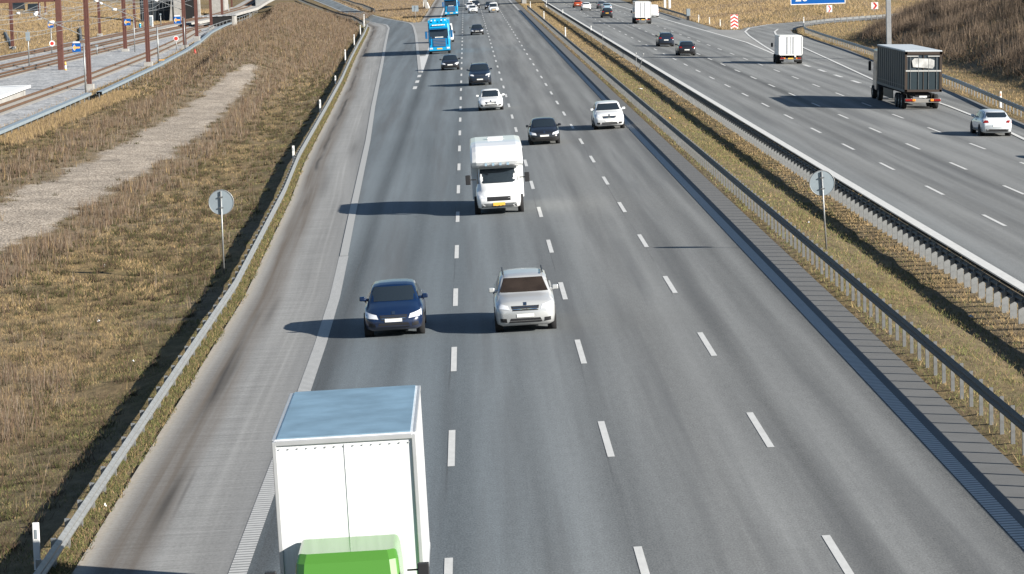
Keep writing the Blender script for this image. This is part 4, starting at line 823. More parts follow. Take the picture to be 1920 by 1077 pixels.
def big_trailer():
    root = thing('semi_trailer', 'tall dark grey curtain trailer with pale roof beside the brush hill', 'trailer truck', (31.0, 199.5, -.17), 0, 'vehicles on the motorway', ry=.0275); W = 2.55; hw = W/2; L = 13.6; H = 4.0
    m = MB(); m.box((0, L/2, 2.62), (W-.05, L, 2.72)); b = m.build('curtain_box', P_curtain, root, bevel=.02)
    m = MB(); m.box((0, L/2, H-.0), (W, L+.04, .10)); m.build('roof', P_roofw, root, bevel=.03)
    for sx in (-1, 1):
        m = MB()
        for k in range(13): m.box((sx*(hw-.012), .6+k*1.03, 2.6), (.025, .05, 2.6))
        for z in (1.32, 3.88): m.box((sx*(hw-.012), L/2, z), (.02, L-.4, .04))
        m.build('curtain_straps', plain('strap_grey', (.022, .03, .036), .6), b)
    m = MB()
    for sx in (-1, 1): m.box((sx*(hw-.02), L/2, 1.28), (.06, L, .16)); m.box((sx*(hw-.015), L/2, 1.62), (.02, L-.2, .05))
    m.build('side_rail', M_galvd, root, bevel=.01)
    fr = plain('brown_door_frame', (.045, .032, .024), .6)
    m = MB()
    for (x, z, a, c) in ((-hw+.09, 2.6, .18, 2.75), (hw-.09, 2.6, .18, 2.75), (0, 3.86, W, .2), (0, 1.3, W, .16), (0, 2.6, .05, 2.5)): m.box((x, -.03, z), (a, .06, c))
    m.build('door_frame', fr, root, bevel=.01)
    m = MB(); m.box((0, -.012, 2.0), (W-.4, .03, 1.3)); m.build('rear_door', plain('door_dark', (.020, .034, .042), .5), root)
    m = MB(); m.poly([(-.72, -.07, 2.92), (.62, -.07, 2.82), (.74, -.07, 2.98), (.74, -.07, 3.38), (.5, -.07, 3.48), (-.62, -.07, 3.52), (-.8, -.07, 3.36)], .03, (0, -1, 0)); m.build('white_panel', plain('white_logo_panel', (.62, .62, .60), .5, 0, .3, .5, 2.5), root)
    m = MB(); m.box((0, -.05, 2.66), (W*.95, .05, .10)); m.box((-.75, -.05, 3.66), (.8, .04, .07)); m.box((.7, -.05, 3.66), (.8, .04, .07)); m.build('pale_rail', plain('pale_strip', (.45, .45, .43), .5), root)
    for x in (-.35, .35, -.9, .9): m = MB(); m.cyl((x, -.06, 1.4), (x, -.06, 3.6), .02, n=6); m.build('door_bar', M_galvd, root)
    m = MB(); m.box((0, L/2, 1.02), (1.0, L-.4, .3)); m.build('chassis', M_under, root)
    m = MB(); m.box((0, .1, .62), (W*.96, .14, .26)); m.build('rear_bumper', plain('bumper_grey', (.25, .24, .22), .5), root, bevel=.01)
    for sx in (-1, 1):
        m = MB(); m.box((sx*.98, .0, .66), (.46, .10, .16)); m.build('taillight', M_red, root, bevel=.02)
        m = MB(); m.box((sx*.62, .0, .66), (.22, .10, .16)); m.build('indicator', M_orange, root, bevel=.02)
        m = MB(); m.box((sx*(hw-.05), 8.0, .78), (.05, 4.6, .6)); m.build('side_guard', M_black, root, bevel=.01)
        m = MB(); m.box((sx*(hw+.18), L+2.4, 2.4), (.2, .14, .7)); m.build('door_mirror', M_black, root, bevel=.03)
    m = MB(); m.box((0, -.06, .9), (.52, .02, .12)); m.build('license_plate', M_plate, root)
    m = MB(); m.box((0, L+1.75, 2.15), (2.4, 2.2, 3.0), taper=.93); m.build('cab', P_dblue, root, bevel=.12, seg=3)
    wheels(root, L, W, 0, .5, .34, ys=(1.6, 2.9, 4.2, L-.6, L+2.4)); return root
big_trailer()
# ---------------------------------------------------------------- delineators
def delineator(x, y, label, h=1.0, z=None, orange=False, group='white marker posts'):
    z = Gf(x, y) if z is None else z; root = thing('marker_post', label, 'marker post', (x, y, z), group=group)
    m = MB(); m.box((0, 0, h/2-.05), (.13, .07, h+.1)); m.build('post', M_white, root, bevel=.012)
    m = MB(); m.box((0, -.038, h-.22), (.05, .01, .18)); m.build('reflector', M_orange if orange else M_sback, root); return root
LD = [(-8.68, 56.0, 'white marker post by the guardrail at the bottom left corner', .92), (-10.2, 168, 'white marker post behind the left guardrail, second nearest in view', 1.0), (-11.35, 222.6, 'white marker post behind the left guardrail, third nearest in view', 1.0), (-12.45, 274, 'short stubby white marker post behind the left guardrail', .75), (-13.7, 328, 'white marker post behind the left guardrail, tall one above the stubby one', 1.5), (-14.8, 384, 'white marker post by the left guardrail, level with the black saloon', 1.7), (-15.8, 435, 'white marker post by the left guardrail, third from the slip road bend', 1.7), (-16.9, 483, 'white marker post at the bend where the left guardrail turns up the slip road', 1.7), (-18.4, 527, 'white marker post just past the bend of the left guardrail', 1.6), (-9.4, 646, 'white marker post beside the sloping grey bridge leg', 1.8)]
for x, y, t, h in LD: delineator(x, y, t, h)
for x, y, t in ((12.55, 574, 'white marker post in the central reserve, farthest on the near rail'), (12.62, 478, 'white marker post in the central reserve, second farthest on the near rail'), (12.55, 374, 'white marker post in the central reserve, nearest on the near rail'), (16.0, 585, 'white marker post on the far reserve rail below the overbridge'), (16.1, 490, 'white marker post on the far reserve rail, second from the overbridge'), (16.1, 380, 'white marker post on the far reserve rail, third from the overbridge')): delineator(x, y, t, 1.35)
for x, y, t in ((35.95, 454, 'thin marker post on the grass, nearest the grey cabinet'), (36.2, 437, 'thin marker post on the grass, middle of the three'), (36.5, 422, 'thin marker post on the grass, nearest the chevron board'), (49.6, 431, 'tall white marker post standing at the exit bend guardrail'), (36.7, 201.4, 'thin white marker post with orange reflector beside the tall trailer')): delineator(x, y, t, 1.15, orange='orange' in t)
# ---------------------------------------------------------------- road signs
def round_sign(x, y, label, zc, r=.46, sq=False, lean=0):
    z = Gf(x, y)-.05; root = thing('road_sign', label, 'road sign', (x, y, z), group=None); root.rotation_euler = (0, lean, 0)
    h = zc-z; m = MB(); m.cyl((0, 0, 0), (0, 0, h+(.42 if not sq else .5)), .032, n=8); m.build('post', M_galv, root)
    m = MB()
    if sq: m.box((0, .05, h), (1.15, .03, 1.05))
    else: m.cyl((0, .045, h), (0, .075, h), r, n=36)
    p = m.build('sign_back', M_sback, root, bevel=.004)
    m = MB()
    if not sq:
        m.lathe((0, .035, h), (0, 1, 0), [(0, r*.97), (-.012, r), (.03, r+.012), (.05, r)], 36); m.build('rim', M_galv, p)
    for dz in (-.2, .2): m = MB(); m.box((0, .0, h+dz), (.16, .08, .035)); m.build('bracket', M_galvd, root)
    return root
round_sign(-9.44, 109.6, 'round sign seen from behind on a thin post in the left meadow', 2.39, .47)
round_sign(12.85, 105.8, 'round sign seen from behind on a leaning post in the central reserve', 2.72, .46, lean=-.045)
round_sign(-8.95, 514, 'square grey sign back on the grass nose of the left slip road', 2.05, sq=True)
def chevron_board():
    x, y = 37.68, 412.5; z = float(plane(np.array(x))); root = thing('chevron_board', 'tall red and white board of upward chevrons at the exit nose', 'chevron sign', (x, y, z))
    m = MB(); m.box((0, .03, 1.05), (1.05, .04, 2.0)); m.build('board', M_white, root, bevel=.005)
    m = MB(); w_ = .50
    for k in range(5):
        c = .02+k*.5
        top, bot = c+.25, c
        pts = [(-w_, c-.27), (0, c+.05), (w_, c-.27), (w_, c-.02), (0, c+.30), (-w_, c-.02)]
        pts = [(a, min(max(b, .06), 2.04)) for a, b in pts]
        if k == 0: pts = [(-w_*.75, .06), (w_*.75, .06), (0, .32)]
        if k == 4:
            for s_ in (-1, 1): m.poly([(s_*w_, .005, 1.76), (s_*.03, .005, 2.04), (s_*w_, .005, 2.04)], .006, (0, -1, 0))
            continue
        m.poly([(a, .005, b) for a, b in pts], .006, (0, -1, 0))
    m.build('chevrons', M_sred, root)
    for sx in (-.4, .05): m = MB(); m.cyl((sx, .07, -.3), (sx, .07, 1.9), .035, n=8); m.build('post', M_galvd, root)
chevron_board()
def chev_sign(x, y, zc, label, s=1.0, rz=0, dim=False):
    z = Gf(x, y); root = thing('bend_sign', label, 'chevron sign', (x, y, z), rz, 'chevron signs on the exit bend'); h = zc-z
    m = MB(); m.box((0, 0, h), (s, .04, s)); m.build('panel', M_white if not dim else M_sback, root, bevel=.01)
    m = MB(); a = s*.5; m.poly([(-a*.55, -.03, h+a*.92), (a*.05, -.03, h+a*.92), (a*.75, -.03, h), (a*.05, -.03, h-a*.92), (-a*.55, -.03, h-a*.92), (a*.12, -.03, h)], .01, (0, -1, 0)); m.build('arrow', M_sred, root)
    m = MB(); m.cyl((0, .06, -.2), (0, .06, h), .035, n=8); m.build('post', M_galv, root)
chev_sign(58.97, 476, .66, 'shaded bend sign with right chevron under the blue gantry sign', 1.1, rz=.5, dim=True)
chev_sign(67.9, 487, .70, 'bright bend sign with right chevron near the brush hill', 1.15, rz=-.1)
# ---------------------------------------------------------------- sign gantry over the far carriageway
def gantry():
    x, y = 42.3, 293.6; z = Gf(x, y); root = thing('sign_gantry', 'steel cantilever gantry carrying the blue direction sign over the right lanes', 'gantry', (x, y, z)); T = 8.2
    m = MB(); m.box((0, 0, T/2), (.46, .5, T+.4)); m.build('post', plain('gantry_grey', (.30, .31, .32), .55, .2, .4, .25, 2), root, bevel=.02)
    m = MB(); m.box((0, 0, .15), (1.1, 1.1, .5)); m.build('footing', M_conc, root, bevel=.03)
    m = MB(); m.box((-6.9, 0, T-.25), (13.8, .36, .42)); m.box((-6.9, 0, T-1.05), (13.8, .10, .10))
    for k in range(12): m.box((-.8-k*1.15, 0, T-.65), (.07, .07, .85), ry=.6 if k % 2 else -.6)
    m.build('arm', M_galv, root, bevel=.01)
    m = MB(); cx = 35.21-x; m.box((cx, -.28, 5.28-z+1.3), (5.5, .08, 2.6)); p = m.build('sign_panel', M_sblue, root, bevel=.02)
    m = MB(); zb = 5.28-z
    for (a, b, c, d) in ((cx, zb+.035, 5.5, .07), (cx, zb+2.565, 5.5, .07), (cx-2.715, zb+1.3, .07, 2.5), (cx+2.715, zb+1.3, .07, 2.5)): m.box((a, -.33, b), (c, .02, d))
    m.build('sign_border', M_white, root)
    text_mesh('20', 1.35, 'sign_digits', M_white, root, (cx-1.65, -.335, zb+.34), (rad(90), 0, 0), .006)
gantry()
def cabinet():
    root = thing('roadside_cabinet', 'grey cabinet on a dark stand at the end of the guardrail', 'cabinet', (35.4, 468, Gf(35.4, 468)))
    m = MB(); m.box((0, 0, 1.25), (.62, .5, 1.2)); b = m.build('box', M_galv, root, bevel=.03)
    m = MB(); m.box((0, -.26, 1.25), (.5, .02, 1.05)); m.build('door', M_sback, b)
    m = MB(); m.box((-.05, 0, .3), (.42, .4, .9)); m.build('stand', M_black, root, bevel=.02)
cabinet()
# ---------------------------------------------------------------- overbridge beyond the top of the frame and gantry legs
def overbridge():
    root = thing('road_bridge', 'concrete road bridge crossing both carriageways beyond the top edge', 'bridge', (13, 632, .3))
    def B(n, c, d, mt=M_conc, bv=.05, **k): m = MB(); m.box(c, d, **k); return m.build(n, mt, root, bevel=bv)
    B('deck', (12, 0, 5.9), (116, 9.5, 1.0)); 
    for s in (-1, 1): B('parapet', (12, s*4.6, 6.85), (116, .25, .9), M_galvd)
    for y in (-3.2, 0, 3.2): m = MB(); m.box((-.6, y, 2.6), (1.0, 1.0, 5.8)); m.build('pier', M_conc, root, bevel=.1)
    for x in (-66, 32): B('abutment', (x, 0, 2.4), (3, 9.3, 6.0))
    for s in (-1, 1): m = MB(); m.box((-22.2, s*1.1, 2.6), (.7, .7, 6.6), ry=-.32 if s > 0 else -.26); m.build('sloping_leg', M_white if s > 0 else M_conc, root, bevel=.05)
overbridge()
def legs():
    root = thing('gantry_leg', 'white twin leg of a gantry on the verge above the grey cabinet', 'gantry', (38.6, 563, Gf(38.6, 563)))
    for sx in (-.45, .45): m = MB(); m.box((sx, 0, 4), (.42, .42, 8.4)); m.build('leg', M_white, root, bevel=.04)
    m = MB(); m.box((0, 0, 3.0), (.6, .3, .5)); m.box((0, 0, 5.5), (.6, .3, .4)); m.build('crosspiece', M_white, root)
    m = MB(); m.box((-9.5, 0, 8.1), (20, .5, .5)); m.build('beam', M_white, root)
legs()
def rail_fence(pts, label, h=1.0, sp=8, name='steel_railing', zf=Gf, two=True):
    root = thing(name, label, 'railing', (pts[0][0], pts[0][1], zf(*pts[0]))); o = tuple(root.location); Q = resample(pts, sp); m = MB(); P = resample(pts, 4)
    for a, b in zip(P[:-1], P[1:]):
        for hh in ((h, h*.5) if two else (h,)): m.cyl((a[0]-o[0], a[1]-o[1], zf(*a)-o[2]+hh), (b[0]-o[0], b[1]-o[1], zf(*b)-o[2]+hh), .05, n=6, cap=False)
    m.build('rail', M_galv, root); me = None
    for (x, y) in Q:
        if me is None: m = MB(); m.box((0, 0, h/2-.1), (.09, .09, h+.2)); q = m.build('post', M_galv, root); me = q.data
        else: q = obj('post', me, root)
        q.location = (x-o[0], y-o[1], zf(x, y)-o[2])
rail_fence([(-39.6, 448), (-40.7, 470), (-41.2, 500), (-40.8, 530), (-41.4, 560), (-43.8, 600), (-45.2, 640)], 'two-bar steel railing on the bank above the rail underpass', 1.2)
def trough(pts, label):
    root = thing('cable_trough', label, 'cable trough', (pts[0][0], pts[0][1], 0)); o = tuple(root.location); P = resample(pts, 3); m = MB(); V = []
    for i, (x, y) in enumerate(P): 
        z = Gf(x, y)+.62-o[2]; V += [(x-.24-o[0], y-o[1], z-.12), (x-.24-o[0], y-o[1], z+.10), (x+.24-o[0], y-o[1], z+.10), (x+.24-o[0], y-o[1], z-.12)]
    m.add(V, [(i*4+j, i*4+(j+1) % 4, (i+1)*4+(j+1) % 4, (i+1)*4+j) for i in range(len(P)-1) for j in range(4)]); m.build('duct', plain('duct_grey', (.30, .36, .40), .5, .3, .4, .2), root)
    me = None
    for (x, y) in resample(pts, 3.4):
        if me is None: m = MB(); m.box((0, 0, .2), (.07, .07, .8)); q = m.build('leg', M_galv, root); me = q.data
        else: q = obj('leg', me, root)
        q.location = (x-o[0], y-o[1], Gf(x, y)-o[2])
trough([(-31.2, 180), (-31.25, 194), (-31.5, 210), (-31.75, 226), (-32.15, 248)], 'grey raised cable duct on short legs, nearer stretch beside the weeds')
trough([(-31.4, 249), (-31.9, 270), (-33, 313), (-34.6, 361), (-36.6, 404), (-39, 447), (-40.4, 485), (-41, 510)], 'grey raised cable duct on short legs, farther stretch curving to the underpass')
# ---------------------------------------------------------------- railway
M_rail = plain('rusty_rail', (.13, .075, .045), .7, .2, .3, .3); M_sleeper = plain('sleeper', (.30, .29, .27), .9)
def track(pts, label, zf=lambda y: .05, step=4):
    root = thing('railway_track', label, 'railway track', (pts[0][0], pts[0][1], zf(pts[0][1]))); o = tuple(root.location); P = resample(pts, step); n = len(P)
    for s in (-1, 1):
        V = []; m = MB()
        for i, (x, y) in enumerate(P):
            a = P[max(0, i-1)]; b = P[min(n-1, i+1)]; t = (b-a)/np.hypot(*(b-a)); cx, cy = x+t[1]*s*.7525, y-t[0]*s*.7525; z = zf(y)+.1
            V += [(cx+t[1]*q-o[0], cy-t[0]*q-o[1], z+h-o[2]) for q, h in ((-.06, 0), (-.04, .17), (.04, .17), (.06, 0))]
        m.add(V, [(i*4+j, i*4+j+1, (i+1)*4+j+1, (i+1)*4+j) for i in range(n-1) for j in range(3)]); m.build('rail', M_rail, root)
    m = MB(); Q = resample(pts, .75)
    for i, (x, y) in enumerate(Q[:-1]):
        t = Q[i+1]-Q[i]; m.box((x-o[0], y-o[1], zf(y)+.005-o[2]), (2.4, .22, .06), rz=math.atan2(-t[0], t[1]))
    q = m.build('sleepers', M_sleeper, root); q['kind'] = 'stuff'
track(TRX['T1'], 'rusty railway track nearest the motorway, ending at a turnout')
track(TRX['T2'], 'second railway track running into the dark underpass')
track(TRX['T3'], 'third railway track running under the bridge deck')
track(TRX['T4'], 'farthest railway track climbing over the underpass', zf=lambda y: .05+T4z(y))
def underpass():
    P = [p for p in TRX['T4'] if p[1] >= 500]; root = thing('railway_bridge', 'pale ballasted bridge deck over the dark railway underpass', 'bridge', (-50, 535, 0)); o = tuple(root.location)
    P = resample(TRX['T4'][4:], 6); m = MB(); V = []
    for i, (x, y) in enumerate(P):
        a = P[max(0, i-1)]; b = P[min(len(P)-1, i+1)]; t = (b-a)/np.hypot(*(b-a)); z = T4z(y)+.04
        for s, h in ((-2.6, -.5), (-2.6, 0), (2.6, 0), (2.6, -.5)): V.append((x+t[1]*s-o[0], y-t[0]*s-o[1], z+h))
    m.add(V, [(i*4+j, i*4+j+1, (i+1)*4+j+1, (i+1)*4+j) for i in range(len(P)-1) for j in range(3)]); m.build('deck', M_conc, root)
    m = MB(); m.box((-42.7-o[0], -20.4, .8), (3.5, 4, 1.9)); m.build('mouth_shade_block', M_under, root); m = MB(); m.box((-44.0-o[0], -17.6, 1.82), (7.5, 10, .14), ry=-.02); m.build('deck_apron', M_ballast, root)  # solid black block paints the shade inside the underpass opening
    m = MB(); m.box((-40.7-o[0], -20, .9), (.5, 5, 2.2)); m.build('abutment', M_conc, root, bevel=.05)
    m = MB()
    Q = resample([(-41.8, 585), (-41.2, 605), (-39.6, 640)], 3)
    for a, b in zip(Q[:-1], Q[1:]):
        V = [(a[0]-o[0], a[1]-o[1], T4z(a[1])-.8), (b[0]-o[0], b[1]-o[1], T4z(b[1])-.8), (b[0]-o[0], b[1]-o[1], T4z(b[1])+1.4), (a[0]-o[0], a[1]-o[1], T4z(a[1])+1.4)]; m.poly(V, .12, (1, 0, 0))
    m.build('parapet', M_galv, root)
underpass()
def mast(x, y, label, h=8.5, w_=.42, arm=None, base=.35, armdir=-1):
    z = Gf(x, y); root = thing('catenary_mast', label, 'railway mast', (x, y, z), group='rust red masts along the railway')
    m = MB(); m.box((0, 0, h/2), (w_*.28, w_, h)); m.box((-w_*.42, 0, h/2), (.05, w_, h)); m.box((w_*.42, 0, h/2), (.05, w_, h)); 
    m.box((0, -w_*.42, h/2), (w_*.9, .04, h)); m.build('column', M_rust, root)
    m = MB(); m.box((0, 0, base/2-.1), (w_*1.9, w_*1.9, base+.2)); m.build('footing', M_conc, root, bevel=.03)
    if arm:
        L, z1, z2 = arm; s = armdir
        m = MB(); m.cyl((s*.2, 0, z1), (s*L, 0, z1-.15), .05, n=6); m.cyl((s*.2, 0, z2), (s*(L+1.4), 0, z1+.65), .045, n=6); m.build('cantilever', M_galv, root)
        m = MB(); m.cyl((s*(L+.2), 0, z1-.1), (s*(L-.35), 0, z1-.1), .13, n=8); m.cyl((s*(L+1.2), 0, z1+.55), (s*(L+1.5), 0, z1+.7), .12, n=8); m.build('insulator', M_white, root)
mast(-34.8, 269.2, 'rust red mast with long arm nearest the cable duct', 8.6, .44, (3.3, 6.4, 4.9), .55)
mast(-35.5, 326, 'second rust red mast in the row by the duct', 9.2, .5, (3.6, 6.5, 5.0), .5)
mast(-37.0, 384.5, 'third rust red mast in the row by the duct, beside the red disc', 9.2, .48, (3.6, 6.6, 5.2), .6)
mast(-36.8, 400, 'rust red mast standing on a tall pale concrete block', 9.2, .44, (3.6, 6.6, 5.2), 1.3)
mast(-42.0, 483, 'rust red mast second from the dark underpass', 9, .44, (3.4, 6.6, 5.2), .9)
mast(-43.2, 520, 'rust red mast right in front of the dark underpass', 9, .44, (3.4, 6.6, 5.2), .4)
mast(-63.3, 409, 'grey brown far mast at the left edge behind the tracks', 9.5, .46, (3.6, 7.0, 5.4), .4, 1)
mast(-58.8, 470.6, 'rust red far mast behind the tracks, left of the blue arrow pair', 9.5, .42, (3.6, 7.0, 5.4), .4, 1)
mast(-44.6, 382.8, 'rust red mast between the second and third tracks', 9.5, .5, (3.6, 6.8, 5.2), .4)
mast(-56.8, 503, 'rust red far mast beside the little blue drum', 9.5, .42, None, .4)
mast(-55.9, 615, 'thin rust red mast behind the bridge deck, left one', 9.5, .4, None, .4); mast(-55.4, 695, 'thin rust red mast behind the bridge deck, middle one', 9.5, .4, None, .4); mast(-57.2, 770, 'thin rust red mast farthest along the raised track', 9.5, .4, None, .4)
mast(-77.5, 534, 'thin rust red mast on the bank, left one of two', 9.5, .36, None, .3); mast(-81.1, 567, 'thin rust red mast on the bank, right and farther one of two', 9.5, .3, None, .3)
def portal():
    x, y = -44.7, 322.5; root = thing('catenary_portal', 'rust red portal with thick beam spanning the tracks at top left', 'railway portal', (x, y, 0), group=None)
    m = MB(); m.box((0, 0, 4.3), (.62, .6, 8.6)); m.build('leg', M_rust, root, bevel=.02)
    m = MB(); m.box((-24, 0, 4.3), (.62, .6, 8.6)); m.build('leg', M_rust, root, bevel=.02)
    m = MB(); m.box((-12, .0, 7.75), (24.5, .5, .5)); m.build('beam', M_rust, root, bevel=.02)
    m = MB(); 
    for k in (-2.0, -7.5, -13): m.cyl((k, -.3, 6.3), (k-2.4, -.3, 6.5), .05, n=6); m.cyl((k-.0, -.3, 7.4), (k, -.3, 6.2), .05, n=6)
    m.build('hanger', M_galv, root)
    m = MB()
    for k in (-2.2, -4.2, -7.7, -13.2): m.cyl((k, -.3, 6.35), (k-.4, -.3, 6.37), .13, n=8)
    m.build('insulator', M_white, root)
portal()
def wire(pts, label, zc=5.4, zm=6.6):
    root = thing('overhead_wire', label, 'overhead wire', (pts[0][0], pts[0][1], zc)); o = tuple(root.location); P = resample(pts, 6); m = MB(); c = MB(); d = MB()
    hm = lambda i: zm-.9*math.sin(math.pi*((i*6) % 54)/54)
    for i, (a, b) in enumerate(zip(P[:-1], P[1:])):
        c.cyl((a[0]-o[0], a[1]-o[1], 0), (b[0]-o[0], b[1]-o[1], 0), .021, n=4, cap=False)
        m.cyl((a[0]-o[0], a[1]-o[1], hm(i)-o[2]), (b[0]-o[0], b[1]-o[1], hm(i+1)-o[2]), .021, n=4, cap=False)
        d.cyl((a[0]-o[0], a[1]-o[1], 0), (a[0]-o[0], a[1]-o[1], hm(i)-o[2]), .014, n=4, cap=False)
    M_w = plain('wire_grey', (.30, .32, .34), .5, .3); c.build('contact_wire', M_w, root); m.build('messenger_wire', M_w, root); d.build('dropper', M_w, root)
wire(TRX['T1'], 'overhead wire above the nearest track'); wire(TRX['T2'], 'overhead wire above the second track'); wire(TRX['T3'][:7], 'overhead wire above the third track'); wire(TRX['T4'][:6], 'overhead wire above the farthest track')
def arrow_sign(x, y, zc, label, s=1.15, post=None, h=None, plate=False):
    z = Gf(x, y); root = thing('rail_sign', label, 'railway sign', (x, y, z), group='blue arrow signs by the tracks'); H = zc-z
    m = MB(); m.box((0, 0, H), (s, .05, s)); m.build('panel', M_sblue, root, bevel=.01)
    m = MB(); a = s/2; m.poly([(-a*.85, -.035, H), (-a*.25, -.035, H+a*.6), (-a*.25, -.035, H+a*.2), (a*.8, -.035, H+a*.2), (a*.8, -.035, H-a*.2), (-a*.25, -.035, H-a*.2), (-a*.25, -.035, H-a*.6)], .01, (0, -1, 0)); m.build('arrow', M_syel, root)
    m = MB(); m.poly([(-a*.92, -.033, H+.0), (-a*.35, -.033, H+a*.7), (-a*.5, -.033, H+a*.7), (-a*.95, -.033, H+a*.1)], .008, (0, -1, 0)); m.poly([(-a*.92, -.033, H-.0), (-a*.35, -.033, H-a*.7), (-a*.5, -.033, H-a*.7), (-a*.95, -.033, H-a*.1)], .008, (0, -1, 0)); m.build('arrow_edge', M_white, root)
    if plate: m = MB(); m.box((0, 0, H+s*.62), (s*.8, .04, s*.16)); m.build('top_plate', M_white, root)
    px = post if post is not None else 0
    hh = h if h else H; m = MB(); m.cyl((px, .08, 0), (px, .08, hh), .07, n=8)
    if px: m.box((px/2, .06, H+.35), (abs(px), .05, .05))
    m.build('post', M_galv, root)
arrow_sign(-33.87, 254.5, 4.3, 'largest blue sign with orange left arrow and pale top plate', .74, .62, 4.7, True)
arrow_sign(-53.6, 378.7, 3.87, 'small blue arrow sign on the post with the red ring disc', .72)
arrow_sign(-37.5, 381, 3.92, 'blue arrow sign half behind the third mast by the duct', .9, .85, 4.2, True)
arrow_sign(-43.8, 379.5, 3.89, 'blue arrow sign half behind the mast between the tracks', .85, .8, 4.4)
def disc(x, y, zc, label, r=.36, post=False, red=.6):
    z = Gf(x, y); root = thing('signal_disc', label, 'railway signal', (x, y, z)); H = zc-z
    m = MB(); m.cyl((0, -.12, H), (0, -.09, H), r, n=20); p = m.build('ring', M_white, root); m = MB(); m.cyl((0, -.14, H), (0, -.125, H), r*red, n=20); m.build('red_disc', M_sred, p)
    if post: m = MB(); m.cyl((0, 0, 0), (0, 0, H), .05, n=8); m.build('post', M_galv, root)
disc(-53.45, 378.4, 1.47, 'white ring disc with red centre on the small arrow sign post', .38); disc(-37.75, 381, 1.55, 'red signal disc with cream rim left of the third mast', .33, True, .75)
def pole(x, y, h, label, plate=None, w_=.07, name='signal_post', cat='post', mt=None):
    root = thing(name, label, cat, (x, y, Gf(x, y)), group='grey posts along the railway'); m = MB(); m.cyl((0, 0, 0), (0, 0, h), w_, n=8); m.build('post', mt or M_galv, root)
    if plate: m = MB(); m.box((0, -.1, plate[0]), (plate[1], .05, plate[2])); m.build('plate', M_sback, root, bevel=.01)
    return root
pole(-50.2, 336, 4.2, 'grey post with big pale plate left of the portal leg', (3.5, .5, 1.0)); pole(-34.5, 327.3, 4.35, 'plain grey post just right of the second duct mast', None, .09)
pole(-46.8, 370.9, 1.35, 'low white signal post between the tracks', (1.25, .36, .22)); pole(-45.9, 568, 3.0, 'thin pale post on the bridge deck'); pole(-44.5, 525, 1.2, 'short post with pale head at the underpass mouth', (1.1, .3, .2))
pole(-47.5, 434, 3.9, 'black and white banded post behind the second duct mast', (2.6, .3, 1.0), .12)
pole(-53.6, 515, 2.5, 'little post with round white head on the far bank', (2.4, .3, .3))
